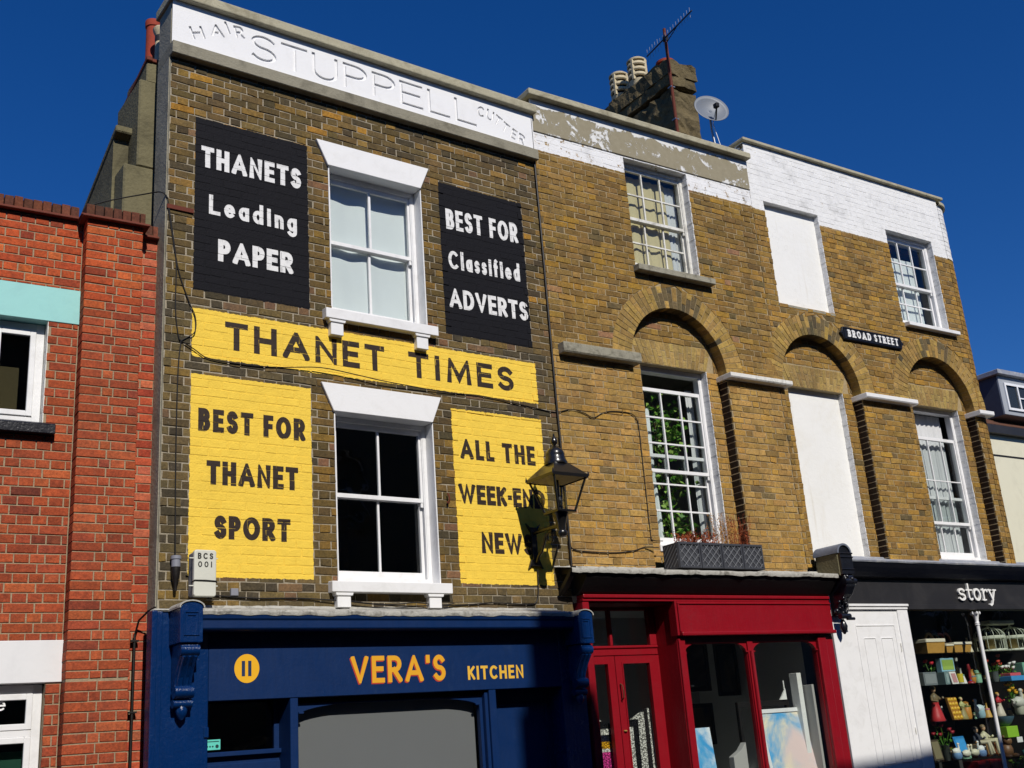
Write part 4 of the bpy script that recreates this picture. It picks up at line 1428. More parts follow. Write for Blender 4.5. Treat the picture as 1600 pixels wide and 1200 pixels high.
MB().box(4.14, 4.19, -.09, .0, 2.70, 2.76).build('flashing_block', 'lead_white', BLU, bevel=.012)
# fascia and lettering
fas = MB().box(.395, 3.90, FB, .05, 2.073, 2.60).build('fascia', 'blue_flat', BLU, bevel=.004)
def raise_text(parent, name, quads, mat, y, t=.002, lbl=None):
    o = MB().region(quads, [], y-t, y).build(name, mat, parent)
    if lbl: o['label'] = lbl
    return o
q = text_quads("VERA'S", 1.645, 2.592, 2.168, .226, .040, .14)
raise_text(fas, 'lettering_shadow', [[(x-.009, z-.010) for x, z in p] for p in q], 'letter_red', FB, .0015)
raise_text(fas, 'lettering', q, 'letter_gold', FB-.0017, .001, "gold word VERA'S")
raise_text(fas, 'lettering', text_quads('KITCHEN', 2.83, 3.455, 2.165, .122, .024, .16), 'letter_kitchen', FB, .002, 'yellow word KITCHEN')
MB().region([arc(.712, 2.315, .106, .113, 0, 360, 40)[:-1]], [], FB-.002, FB).build('number_disc', 'disc_gold', fas)
raise_text(fas, 'number', [rect(.668,.696,2.255,2.375), rect(.722,.750,2.255,2.375)], 'letter_blue', FB-.0022, .001, 'dark blue number 11')
# posts, glazing
MB().box(1.088, 1.158, FB+.005, .20, 0, 2.073).build('post', 'blue_flat', BLU, bevel=.005)
MB().box(3.055, 3.13, FB+.005, .08, 0, 2.073).build('post', 'blue_flat', BLU, bevel=.005)
MB().box(3.02, 3.055, FB+.03, .06, 0, 2.05).build('post', 'blue_flat', BLU, bevel=.005)
lw = thing
def arched_frame(root, x0, x1, z0, z1, y, mat, rise, run, fw=.03, name='shop_window'):
    top = [(x0+fw, z0+fw)] + [(x1-fw, z0+fw)] + arc(x1-fw-run, z1-rise, run, rise-.012, 0, 90, 8) + arc(x0+fw+run, z1-rise, run, rise-.012, 90, 180, 8)
    return MB().region([rect(x0, x1, z0, z1)], [top], y, y+.05).build(name, mat, root, bevel=.0)
sw = arched_frame(BLU, 1.158, 3.02, .5, 2.03, .0, 'blue_flat', .10, .55, .03)
MB().box(1.17, 3.0, .028, .032, .53, 2.02).build('pane', 'glass', sw)
for xx in (1.19, 2.94):
    MB().box(xx, xx+.045, -.02, .0, 1.945, 1.962).build('capital', 'blue_flat', sw, bevel=.003)
MB().box(1.158, 3.02, FB+.02, .06, 0, .5).build('stall_riser', 'blue_flat', BLU)
MB().box(1.1, 3.1, .06, .1, 2.03, 2.10).build('head_board', 'black_wood', BLU)
# left light with black polythene
w2 = MB().region([rect(.395, 1.088, 1.60, 2.073)], [rect(.41, 1.045, 1.692, 2.073)], .15, .20).build('shop_window', 'blue_flat', BLU)
MB().box(.41, 1.045, .172, .176, 1.692, 2.07).build('pane', 'glass_dark', w2)
MB().box(.395, 1.088, .10, .20, 1.655, 1.69).build('rail', 'blue_flat', w2, bevel=.004)
MB().box(.395, 1.088, .15, .20, 0, 1.60).build('stall_riser', 'blue_flat', BLU)
MB().box(.395, 1.088, .12, .15, 1.10, 1.60).build('riser_panel', 'blue_flat', BLU, bevel=.006)
MB().box(.360, .398, -.095, FB, 1.80, 1.88).build('bolt_plate', 'blue_gloss', BLU, bevel=.006)
st = MB().box(.462, .592, .166, .168, 1.712, 1.79).build('hygiene_sticker', 'ornament_x' if False else cm(96,206,190), None, fr=F_MAIN, base=(.52,.167,1.712))
tag(st, 'small turquoise rating sticker in the corner of the blue shop window', 'sticker')
for k in range(3):
    pass
MB().region([arc(.565, 1.738, .014, .014, 0, 360, 16)[:-1]] + [arc(.485+.022*k, 1.738, .007, .007, 0, 360, 10)[:-1] for k in range(3)] + [rect(.473,.58,1.772,1.778)], [], .1645, .1655).build('print', cm(24,60,60), st)
def plast(u, v):
    r_ = .03*sin(14*u+5*v)+.022*sin(31*u-17*v+1)+.016*sin(7*u+33*v)
    return (.40+.66*u, .27+r_*.8, 1.62+v*(.10+.06*u+.03*sin(9*u)))
o = MB().sheet(plast, 60, 30).build('polythene_sheet', 'plastic_black', None, fr=F_MAIN, base=(.7,.27,1.62))
tag(o, 'crumpled black polythene behind the small left light of the blue shopfront', 'polythene')
# grey blind
bl = MB().box(1.175, 2.99, .10, .106, .55, 2.02).build('roller_blind', 'blind_grey', None, fr=F_MAIN, base=(2.08,.1,.55))
tag(bl, 'plain grey roller blind drawn down in the blue shop window', 'blind')
# right: recessed doorway
dr = MB().region([rect(3.13, 3.90, 0, 2.073)], [], .12, .17).build('door', 'blue_flat', BLU)
m = MB()
for (a, b, p, q_) in ((3.19, 3.84, 1.15, 1.95), (3.19, 3.84, .2, 1.0)):
    m.box(a, a+.02, .105, .12, p, q_).box(b-.02, b, .105, .12, p, q_).box(a+.02, b-.02, .105, .12, p, p+.02).box(a+.02, b-.02, .105, .12, q_-.02, q_)
m.build('door_moulding', 'blue_flat', dr, bevel=.004)
MB().box(3.16, 3.19, .03, .12, 0, 1.93).build('door_frame', 'blue_flat', BLU, bevel=.004)
MB().ball((3.80, .09, 1.05), .028).build('door_knob', 'gilt', dr, smooth=True)
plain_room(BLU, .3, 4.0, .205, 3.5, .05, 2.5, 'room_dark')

# ------------------------------------------------------------------ red shopfront
RSH = thing('shopfront', 'crimson painted shopfront with arched display windows and double doors', 'shopfront', F_RIGHT, (1.8, 0, 0))
FR_ = -.10
MB().prism([(-.0,3.16),(-.28,3.13),(-.29,3.15),(-.30,3.16),(.0,3.24)], -.14, 3.60, 'x').build('cornice', 'black_wood', RSH)
MB().prism([(FR_,2.95),(-.14,2.97),(-.20,3.03),(-.265,3.10),(-.28,3.13),(0,3.16),(0,2.95)], .0, 3.60, 'x').build('cornice_coving', 'black_wood', RSH)
flash(-.20, 3.62, -.004, 3.235, -.308, 3.185, .045, .006, 9).build('flashing', 'lead_white', RSH, smooth=True)
MB().prism([(-.30,3.165),(-.30,3.20),(-.13,3.05),(-.05,2.98),(-.05,2.95),(-.16,3.02),(-.26,3.11)], -.20, -.14, 'x').build('cornice_end', 'black_wood', RSH)
MB().box(.045, 3.60, FR_-.03, .0, 2.915, 2.952).build('top_rail', 'red_gloss', RSH, bevel=.008, seg=2)
MB().box(.045, 3.60, FR_-.012, .0, 2.885, 2.915).build('top_rail', 'red_gloss', RSH, bevel=.004)
MB().box(.047, .128, FR_, .25, 0, 2.885).build('post', 'red_gloss', RSH, bevel=.006)
MB().box(1.25, 1.335, FR_, .02, 0, 2.50).build('post', 'red_gloss', RSH, bevel=.006)
MB().box(1.232, 1.26, FR_-.02, .0, 2.53, 2.90).build('post', 'red_gloss', RSH, bevel=.006)
MB().box(3.335, 3.47, FR_-.0, .02, 0, 2.50).build('post', 'red_gloss', RSH, bevel=.01, seg=2)
MB().box(3.47, 3.60, FR_+.02, .02, 0, 2.50).build('post', 'red_gloss', RSH, bevel=.01, seg=2)
fasr = MB().box(1.262, 3.598, FR_-.02, .0, 2.56, 2.885).build('fascia', 'red_gloss', RSH, bevel=.004)
MB().box(1.262, 3.598, FR_-.06, .0, 2.525, 2.565).build('fascia_moulding', 'red_gloss', fasr, bevel=.01, seg=2)
MB().box(1.262, 3.598, FR_-.035, .0, 2.853, 2.87).build('fascia_moulding', 'red_gloss', fasr, bevel=.006)
MB().box(1.262, 1.285, FR_-.035, .0, 2.565, 2.853).build('fascia_moulding', 'red_gloss', fasr, bevel=.006)
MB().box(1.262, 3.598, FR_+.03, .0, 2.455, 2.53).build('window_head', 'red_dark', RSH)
for (a, b, nm) in ((1.335, 2.243, 0), (2.325, 3.335, 1)):
    f = arched_frame(RSH, a, b, .4, 2.46, -.055, 'red_gloss', .13, .17, .006)
    MB().box(a, b, -.032, -.028, .41, 2.45).build('pane', 'glass', f)
    for xx in (a, b-.028): MB().box(xx, xx+.028, -.075, -.05, 2.345, 2.362).build('capital', 'red_gloss', f, bevel=.003)
MB().box(2.243, 2.325, -.075, -.02, 0, 2.46).tube([(2.284,-.085,.4),(2.284,-.085,2.36)], .022, 10).build('mullion', 'red_gloss', RSH)
MB().box(1.335, 3.335, FR_+.02, .0, 0, .4).build('stall_riser', 'red_gloss', RSH)
# lobby: side, ceiling, doors
MB().box(1.245, 1.262, -.07, .30, 0, 2.885).build('lobby_side', 'red_gloss', RSH)
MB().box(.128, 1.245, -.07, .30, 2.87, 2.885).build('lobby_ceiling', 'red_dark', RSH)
DY = .25
MB().box(.128, 1.245, DY, DY+.06, 2.375, 2.445).build('transom', 'red_gloss', RSH, bevel=.006)
MB().box(.128, 1.245, DY-.015, DY+.06, 2.445, 2.475).build('transom', 'red_gloss', RSH, bevel=.008)
MB().box(1.155, 1.245, DY, DY+.06, 2.475, 2.87).box(.128, .30, DY, DY+.06, 2.475, 2.87).box(.62, .655, DY, DY+.05, 2.475, 2.84).box(.30, 1.155, DY, DY+.06, 2.84, 2.87).build('fanlight_frame', 'red_gloss', RSH, bevel=.004)
MB().box(.30, 1.155, DY+.028, DY+.032, 2.475, 2.84).build('fanlight_pane', 'glass', RSH)
for (a, b, ga, gb) in ((.128, .648, .24, .552), (.656, 1.245, .752, 1.105)):
    d_ = MB().region([rect(a, b, .02, 2.37)], [rect(ga, gb, .75, 2.292)], DY, DY+.045).build('door', 'red_gloss', RSH, bevel=.003)
    mm = MB()
    e = .014
    mm.box(ga-e, ga, DY-.008, DY, .75, 2.292).box(gb, gb+e, DY-.008, DY, .75, 2.292).box(ga-e, gb+e, DY-.008, DY, 2.292, 2.292+e)
    mm.build('glazing_bead', 'red_gloss', d_)
    MB().box(ga, gb, DY+.02, DY+.024, .75, 2.292).build('pane', 'glass', d_)
    if a > .5:
        MB().lathe([(.02,0),(.022,.006),(.014,.014)], .70, DY-.004, 1.62, 14).build('lock', 'gilt', d_)
        MB().tube([(.69,DY-.01,1.93),(.69,DY-.045,1.95),(.69,DY-.05,2.02),(.69,DY-.04,2.07),(.69,DY-.01,2.09)], .008, 8).build('handle', 'rust', d_, smooth=True)
plain_room(RSH, .1, 3.5, .32, 2.2, .1, 3.0, 'gallery_wall')
MB().box(1.25, 3.5, .0, .32, .35, .40).build('display_floor', 'room_light', RSH)
# blanket hung in the doors
def blank(u, v):
    x = .20+.92*u
    sag = .14*sin(pi*max(0,min(1,(u-.1)/.82)))
    z = .72+v*1.12 - sag*v
    return (x, DY+.09+.012*sin(17*u+2*v)+.008*sin(41*u), z)
o = MB().sheet(blank, 80, 60).build('crochet_blanket', 'crochet', None, fr=F_RIGHT, base=(.2, DY+.09, .3), smooth=True)
for md in list(o.modifiers): o.modifiers.remove(md)
tag(o, 'striped black and white crochet blanket with mustard and pink hanging inside the red doors', 'blanket')

# pictures in the window
def picture(label, x0, x1, z0, z1, y, lean, pm, fmat, fw, fd=.03):
    t = thing('framed_picture', label, 'picture', F_RIGHT, ((x0+x1)/2, y, z0), 'pictures in the red shop')
    def P(x, d, z): return (x, y+d+(z-z0)*lean, z)
    def slab(a, b, p, q, d0, d1):
        v = [P(a,d0,p),P(b,d0,p),P(b,d1,p),P(a,d1,p),P(a,d0,q),P(b,d0,q),P(b,d1,q),P(a,d1,q)]
        return (v, [(0,1,5,4),(1,2,6,5),(2,3,7,6),(3,0,4,7),(4,5,6,7),(3,2,1,0)])
    MB().add(*slab(x0+fw*.6, x1-fw*.6, z0+fw*.6, z1-fw*.6, .008, .02)).build('canvas', pm, t)
    m = MB()
    if fmat:
        for a, b, p, q in ((x0,x0+fw,z0,z1),(x1-fw,x1,z0,z1),(x0+fw,x1-fw,z0,z0+fw),(x0+fw,x1-fw,z1-fw,z1)):
            m.add(*slab(a, b, p, q, -.005, fd))
        m.build('frame', fmat, t, bevel=.004)
    return t
picture('large pastel sky painting in a white frame in the right red-framed window', 2.56, 3.36, .92, 1.745, .12, .16, 'painting_sky', 'white_gloss', .045)
picture('small narrow blue sky canvas leaning in the left red-framed window', 1.48, 1.80, .95, 1.60, .13, .10, 'painting_blue', None, .0)
picture('dim picture high on the gallery wall behind the left red-framed window', 2.30, 3.0, 2.02, 2.62, 1.40, 0, 'painting_dim', 'black_wood', .06)
picture('dim picture low on the gallery wall behind the left red-framed window', 2.33, 2.98, 1.40, 1.88, 1.40, 0, 'painting_dim2', 'black_wood', .05)
picture('dark landscape picture on the gallery wall behind the right red-framed window', 3.12, 3.48, 1.95, 2.6, 1.40, 0, 'painting_dim', 'black_wood', .05)
tag(MB().box(3.20, 3.27, .18, .30, .4, 2.12).build('display_board', 'white_board', None, fr=F_RIGHT, base=(3.23,.24,.4), bevel=.003), 'tall white board standing in the right red-framed window', 'board')
tag(MB().box(3.29, 3.325, .06, .30, .4, 1.98).build('display_board', 'room_light', None, fr=F_RIGHT, base=(3.3,.2,.4), bevel=.003), 'grey board beside the tall white one in the right red-framed window', 'board')
tag(MB().prism([(2.02,.4),(2.22,.4),(2.22,1.42),(2.14,1.34),(2.02,1.28)], .12, .2).build('display_board', 'room_light', None, fr=F_RIGHT, base=(2.1,.15,.4), bevel=.003), 'low grey board against the mullion in the left red-framed window', 'board')
tag(MB().prism([(3.05,1.84),(3.16,1.84),(3.155,1.96),(3.13,1.93),(3.09,1.88)], .34, .36).tube([(3.145,.35,1.95),(3.145,.35,2.05)], .008, 6).build('model_sail', 'white_board', None, fr=F_RIGHT, base=(3.1,.35,1.84)), 'small white sail shape behind the pastel painting', 'ornament')
tag(MB().box(2.4, 3.2, .36, .40, 1.78, 1.84).box(2.4, 2.44, .36, .40, .4, 1.78).box(3.16, 3.2, .36, .40, .4, 1.78).build('easel', 'black_wood', None, fr=F_RIGHT, base=(2.8,.38,.4)), 'dark wooden stand behind the pastel painting', 'stand')

# ------------------------------------------------------------------ black shopfront
BSH = thing('shopfront', 'black shopfront with the white word story and a display of ornaments', 'shopfront', F_RIGHT, (5.8, 0, 0))
FK = -.08
MB().prism([(FK,3.17),(-.15,3.19),(-.20,3.24),(-.24,3.29),(-.26,3.33),(-.26,3.35),(0,3.40),(0,3.17)], 3.80, 8.4, 'x').build('cornice', 'black_gloss', BSH)
flash(3.815, 8.45, .10, 3.46, -.275, 3.375, .03, .003, 14, .09).build('flashing', 'lead', BSH, smooth=True)
fask = MB().box(3.80, 8.4, FK, .05, 2.865, 3.17).build('fascia', 'black_flat', BSH, bevel=.004)
MB().box(4.99, 8.4, FK-.02, .05, 2.80, 2.865).build('fascia_moulding', 'black_flat', fask, bevel=.006)
# word 'story' in slab-serif strokes
SL = []
def seg(pts, t): SL.extend(stroke_quads(pts, t))
X, Z, h = 6.05, 2.925, .135
sc = [(p[0]*.12, p[1]*h) for p in arc(.5,.76,.44,.24,20,270,12)+arc(.5,.26,.48,.26,90,-150,12)[1:]]
seg([(X+.005+a, Z+b) for a, b in sc], .026)
x = X+.165
seg([(x+.045,Z+.195),(x+.045,Z+.04)], .028); seg([(x+.045,Z+.04)]+[(x+.08+.035*cos(radians(a)), Z+.035+.035*sin(radians(a))) for a in (180,220,270,315)], .022); seg([(x+.0,Z+.125),(x+.11,Z+.125)], .018)
x = X+.31
seg([(x+.07+.062*cos(2*pi*k/24), Z+.068+.068*sin(2*pi*k/24)) for k in range(25)], .028)
x = X+.485
seg([(x+.03,Z+.0),(x+.03,Z+.135)], .028); seg([(x-.005,Z-.0),(x+.07,Z-.0)], .016); seg([(x-.01,Z+.128),(x+.03,Z+.128)], .016); seg([(x+.03,Z+.08),(x+.06,Z+.125),(x+.10,Z+.13),(x+.11,Z+.11)], .022)
x = X+.615
seg([(x+.03,Z+.125),(x+.085,Z+.005)], .028); seg([(x+.145,Z+.125),(x+.085,Z+.005),(x+.06,Z-.05),(x+.03,Z-.07),(x+.01,Z-.06)], .022); seg([(x+.0,Z+.128),(x+.07,Z+.128)], .016); seg([(x+.11,Z+.128),(x+.175,Z+.128)], .016)
o = MB().region(SL, [], FK-.03, FK-.004).build('lettering', 'letter_white', fask); o['label'] = 'raised white word story'
# white door
wd = MB().box(3.625, 4.98, FK-.0, .05, 0, 2.80).build('door', 'white_gloss', BSH, bevel=.004)
wd['label'] = 'white panelled door'
MB().box(3.92, 5.0, FK-.045, .0, 2.835, 2.866).box(3.93, 4.99, FK-.03, .0, 2.80, 2.83).build('door_cornice', 'white_gloss', wd, bevel=.005)
MB().box(4.80, 4.99, FK-.018, .0, 0, 2.80).build('door_post', 'white_gloss', wd, bevel=.005)
m = MB()
for (a, b, p, q_) in ((4.02, 4.72, .9, 2.62), (4.13, 4.34, 1.05, 2.47), (4.44, 4.65, 1.05, 2.47)):
    e = .012 if b-a > .5 else .009
    m.box(a, a+e, FK-.007, FK, p, q_).box(b-e, b, FK-.007, FK, p, q_).box(a+e, b-e, FK-.007, FK, p, p+e).box(a+e, b-e, FK-.007, FK, q_-e, q_)
m.build('door_moulding', 'white_gloss', wd, bevel=.002)
MB().box(4.765, 4.78, FK-.01, FK, 2.30, 2.40).build('hinge', 'white_old', wd)
MB().box(4.765, 4.78, FK-.01, FK, 1.35, 1.42).build('hinge', 'white_old', wd)
# slim column
cl = MB().tube([(6.335,-.09,.3),(6.335,-.09,2.62)], .024, 14)
cl.lathe([(.024,0),(.032,.008),(.026,.018),(.024,.03),(.03,.07),(.045,.12),(.062,.145)], 6.335, -.09, 2.62, 14)
cl.lathe([(.03,0),(.034,.006),(.03,.014)], 6.335, -.09, 2.60, 14)
cl.build('column', 'white_gloss', BSH, smooth=True)
for k in range(6):
    t = k*pi/3
    MB().ball((6.335+.052*cos(t), -.09+.052*sin(t), 2.752), .013, .013, .022, 6, 5).build('capital_leaf', 'white_gloss', BSH, smooth=True)
MB().box(4.99, 5.03, -.07, .05, 0, 2.80).build('window_frame', 'black_gloss', BSH)
MB().box(5.03, 6.32, -.032, -.028, .55, 2.80).build('pane', 'glass', BSH)
MB().box(6.35, 8.35, -.032, -.028, .55, 2.80).build('pane', 'glass', BSH)
MB().box(5.03, 8.4, -.08, .05, 0, .55).build('stall_riser', 'black_gloss', BSH)
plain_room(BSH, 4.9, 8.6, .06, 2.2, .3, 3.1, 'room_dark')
# hooded bracket between the two shops
con = thing('shop_bracket', 'black carved bracket with lead hood between the red and the black shop', 'bracket', F_RIGHT, (3.71, 0, 2.4))
MB().box(3.60, 3.825, -.34, .0, 3.16, 3.42).build('hood_box', 'render_dark', con, bevel=.006)
outer = arc(3.712, 3.42, .122, .115, 0, 180, 14); inner = arc(3.712, 3.42, .10, .093, 0, 180, 14)
MB().prism(outer+inner[::-1], -.36, .02).build('lead_hood', 'lead_dark', con, smooth=True)
MB().prism(arc(3.712, 3.42, .10, .093, 0, 180, 14), -.34, .0).build('hood_face', 'black_gloss', con)
fm = MB().box(3.61, 3.815, -.375, -.34, 3.17, 3.42)
for zz in (3.22, 3.36, 3.405): fm.box(3.605, 3.82, -.387, -.37, zz, zz+.016)
fm.build('face_block', 'black_gloss', con, bevel=.005)
MB().prism([(-.08,3.17),(-.36,3.17),(-.385,3.10),(-.375,3.03),(-.32,2.95),(-.24,2.88),(-.20,2.80),(-.17,2.72),(-.08,2.72)], 3.64, 3.79, 'x').build('carved_scroll', 'black_gloss', con, bevel=.012, seg=2)
cr = MB()
rng = random.Random(3)
for k in range(26):
    t = k/25
    yy = -.375+.20*t+.0; zz = 3.15-.40*t
    cr.ball((3.715+rng.uniform(-.085,.085), yy+rng.uniform(-.02,.02), zz+rng.uniform(-.02,.02)), rng.uniform(.015,.03), None, None, 8, 6)
cr.tube([(3.62,-.36,3.09),(3.81,-.36,3.09)], .038, 12); cr.tube([(3.64,-.21,2.71),(3.80,-.21,2.71)], .032, 12); cr.tube([(3.74,-.22,2.68),(3.86,-.22,2.68)], .018, 10)
cr.build('carving', 'black_gloss', con, smooth=True)
MB().lathe([(.012,-.11),(.04,-.06),(.048,-.02),(.03,.03),(.015,.06)], 3.715, -.17, 2.62, 12).build('pendant', 'black_gloss', con, smooth=True)
# ------------------------------------------------------------------ street lamp on its wall bracket
LX, LY = 3.75, -.47
LAMP = thing('wall_lantern', 'black square wall lantern on a scrolled iron bracket over the word NEWS', 'street lamp', F_MAIN, (LX, 0, 3.2))
b = MB().box(LX-.03, LX+.03, -.035, .0, 3.24, 3.62)
b.prism([(LX-.09,3.205),(LX-.05,3.235),(LX+.05,3.235),(LX+.09,3.205),(LX+.05,3.30),(LX-.05,3.30)], -.03, .0)
b.prism([(LX-.09,3.66),(LX-.045,3.62),(LX+.045,3.62),(LX+.09,3.66),(LX+.04,3.58),(LX-.04,3.58)], -.03, .0)
b.build('wall_plate', 'iron', LAMP, bevel=.004)
a = MB().tube([(LX,-.03,3.56),(LX,-.2,3.565),(LX,LY,3.56)], .02, 10)
sc_ = [(LX, -.04-.02*k, 3.27+.030*k) for k in range(3)] + [(LX, -.13-.10*k/4, 3.36+.16*k/4) for k in range(5)]
a.tube(sc_, .016, 8)
a.tube([(LX, -.29+.065*cos(radians(t))*(1-k*.045), 3.47+.065*sin(radians(t))*(1-k*.045)) for k, t in enumerate(range(120, -280, -30))], .014, 8)
a.build('bracket_arm', 'iron', LAMP, smooth=True)
MB().lathe([(.028,.02),(.048,.03),(.055,.05),(.055,.075),(.042,.09),(.046,.14),(.062,.20),(.074,.235),(.082,.245),(.082,.262),(.02,.27)], LX, LY, 3.42, 18).build('socket', 'iron', LAMP, smooth=True)
hb, ht, zb_, zt_ = .105, .195, 3.685, 4.00
MB().box(LX-hb-.012, LX+hb+.012, LY-hb-.012, LY+hb+.012, zb_-.015, zb_+.008).build('lantern_base', 'iron', LAMP, bevel=.004)
for sx, sy in ((-1,-1),(1,-1),(1,1),(-1,1)):
    MB().tube([(LX+sx*hb, LY+sy*hb, zb_), (LX+sx*ht, LY+sy*ht, zt_)], .0125, 6).build('glazing_bar', 'iron', LAMP)
for (s0, s1) in (((-1,-1),(1,-1)),((1,-1),(1,1)),((1,1),(-1,1)),((-1,1),(-1,-1))):
    v = [(LX+s0[0]*hb, LY+s0[1]*hb, zb_), (LX+s1[0]*hb, LY+s1[1]*hb, zb_), (LX+s1[0]*ht, LY+s1[1]*ht, zt_), (LX+s0[0]*ht, LY+s0[1]*ht, zt_)]
    MB().add(v, [(0,1,2,3)]).build('pane', 'glass_lamp', LAMP)
r = MB()
e = ht+.022
e2 = .085
base_ = [(-e,-e),(e,-e),(e,e),(-e,e)]
v = [(LX+x, LY+y, zt_-.005) for x, y in base_]+[(LX+x, LY+y, zt_+.028) for x, y in base_]+[(LX+x/e*e2, LY+y/e*e2, 4.165) for x, y in base_]
f = [(i, (i+1) % 4, 4+(i+1) % 4, 4+i) for i in range(4)]+[(4+i, 4+(i+1) % 4, 8+(i+1) % 4, 8+i) for i in range(4)]
r.add(v, f)
for sx, sy in ((-1,-1),(1,-1),(1,1),(-1,1)):
    r.lathe([(.012,0),(.010,.02),(.001,.055)], LX+sx*e, LY+sy*e, zt_+.01, 6)
r.build('lantern_roof', 'iron', LAMP)
MB().box(LX-ht, LX+ht, LY-ht, LY+ht, zt_+.001, zt_+.004).build('reflector', 'pot_cream', LAMP)
MB().lathe([(.115,0),(.118,.02),(.105,.045),(.10,.07),(.092,.09),(.095,.10),(.085,.135),(.06,.165),(.03,.18),(.014,.19)], LX, LY, 4.155, 24).build('lantern_cap', 'iron', LAMP, smooth=True)
MB().lathe([(.014,0),(.016,.012),(.034,.035),(.036,.055),(.024,.085),(.010,.11),(.012,.118),(.001,.135)], LX, LY, 4.343, 14).build('finial', 'iron', LAMP, smooth=True)
MB().tube([(LX,LY,zb_),(LX,LY,zt_)], .012, 8).lathe([(.03,0),(.034,.05),(.02,.10)], LX, LY, zb_+.06, 12).build('lamp_stem', 'iron', LAMP)

# ------------------------------------------------------------------ boxes and fittings on the sign-painted house
BX = thing('cabinet', 'ivory plastic cabinet stencilled BCS 001 below the left yellow panel', 'utility box', F_MAIN, (.33, 0, 2.87))
MB().box(.245, .41, -.115, -.004, 2.885, 3.235).build('backbox', 'plastic_grey', BX, bevel=.01)
cv = MB().prism([(.236,2.885),(.25,2.872),(.407,2.872),(.421,2.885),(.421,3.232),(.407,3.246),(.25,3.246),(.236,3.232)], -.16, -.115).build('cover', 'box_ivory', BX, bevel=.012, seg=3)
def stencil(txt, x0, x1, z0, h, t):
    q = text_quads(txt, x0, x1, z0, h, t, .28)
    MB().region(q, [rect(x0-.1, x1+.1, z0+h*.47, z0+h*.53)] if False else [], -.1612, -.1602).build('stencil', 'letter_dark', cv)
stencil('BCS', .265, .392, 3.17, .050, .011)
stencil('001', .268, .385, 3.105, .047, .009)
MB().tube([(.225,-.14,2.985),(.24,-.164,3.0),(.33,-.166,3.0),(.42,-.164,2.995),(.432,-.14,2.985)], .005, 6).build('strap', 'cable', BX)
for zz in (3.175, 2.955):
    for (xa_, xb_) in ((.20, .24), (.417, .436)): MB().box(xa_, xb_, -.15, -.14, zz, zz+.008).build('clip', 'box_ivory', BX)
sn = thing('cable_joint', 'black cable joint hanging on the brick beside the BCS 001 cabinet', 'cable joint', F_MAIN, (.13, 0, 2.93))
MB().lathe([(.012,0),(.014,.05),(.028,.10),(.034,.13),(.036,.19)], .128, -.045, 2.93, 14).build('boot', 'pipe_black', sn, smooth=True)
MB().lathe([(.036,.19),(.036,.25),(.042,.252),(.042,.278),(.036,.28)], .128, -.045, 2.93, 14).build('cap', 'plastic_grey', sn, smooth=True)
jb = MB().cbox(.597, .662, -.03, .0, 2.902, 2.962, .004).build('junction_box', 'plastic_grey', None, fr=F_MAIN, base=(.63,0,2.9))
tag(jb, 'small square grey junction box on the bricks right of the BCS 001 cabinet', 'junction box')

def cable(label, pts, fr, r=.0048, name='cable', mat='cable', sub=4):
    P = [Vector(p) for p in pts]
    out = []
    for i in range(len(P)-1):       # smooth through the points
        p0, p1, p2, p3 = P[max(0,i-1)], P[i], P[i+1], P[min(len(P)-1,i+2)]
        for k in range(sub):
            t = k/sub
            out.append(.5*((2*p1)+(p2-p0)*t+(2*p0-5*p1+4*p2-p3)*t*t+(3*p1-p0-3*p2+p3)*t**3))
    out.append(P[-1])
    o = MB().tube([tuple(p) for p in out], r, 6).build(name, mat, None, fr=fr, base=tuple(P[0]), smooth=True)
    return tag(o, label, 'cable')
D = -.014
cable('black cable sagging across the front just below the THANET TIMES band', [(.145,D,5.06),(.26,D,5.0),(.41,D,4.93),(.82,D,4.925),(1.1,D,4.95),(1.44,D-.03,4.985),(1.8,D-.03,4.965),(2.11,D-.03,4.94),(2.83,D,4.925),(3.2,D,4.94),(3.6,D,4.915),(4.0,D,4.88),(4.1,D,4.87)], F_MAIN)
cable('black cable dropping from the gutter down the left corner of the painted house', [(.0,D,6.37),(.06,D,6.0),(.09,D,5.75),(.09,D,5.36),(.12,D,5.1),(.145,D,5.06)], F_MAIN)
cable('thin cable looping over the left end of the THANET TIMES band', [(.0,D,6.34),(.10,D,5.75),(.20,D,5.45),(.265,D,5.3),(.262,D-.01,5.16),(.20,D,5.10),(.145,D,5.06)], F_MAIN, .005)
cable('straight cable running down to the black cable joint at the left corner', [(.145,D,5.06),(.125,D,4.8),(.12,D,4.2),(.126,D,3.6),(.128,-.03,3.2)], F_MAIN, .005)
cable('pair of cables strung from the chimney stack to the left corner', [(-.6,.30,6.30),(-.4,.28,6.40),(-.15,.2,6.48),(-.04,.05,6.46),(.0,D,6.38)], F_MAIN, .006)
cable('black cable looping over the yellow bricks toward the tall window with the plant', [(-.09,D,4.87),(.02,D,4.88),(.20,D,4.925),(.36,D,4.90),(.48,D,4.86),(.60,D,4.92),(.72,D,4.955),(.9,D,4.965),(1.02,D,4.955),(1.08,D,4.90),(1.10,D,4.78),(1.10,D,4.15),(1.10,D,3.62),(1.12,D,3.55),(1.26,D,3.545)], F_RIGHT)
cable('cable drooping above the red shop cornice to the window box', [(.0,D,3.72),(.02,D,3.5),(.06,D,3.42),(.3,D,3.40),(.6,D,3.40),(.85,D,3.43),(1.0,D,3.47),(1.15,D-.05,3.46)], F_RIGHT, .006)
cable('thin cables tacked along the bricks above the blue cornice', [(.45,D,2.905),(.8,D,2.885),(1.2,D,2.89),(1.6,D-.02,2.87),(1.9,D-.02,2.845),(2.2,D-.02,2.83),(2.5,D-.02,2.835),(2.9,D,2.85),(3.2,D,2.87),(3.6,D,2.86),(3.72,D,2.88),(3.76,D,3.0),(3.77,D,3.2)], F_MAIN, .006)
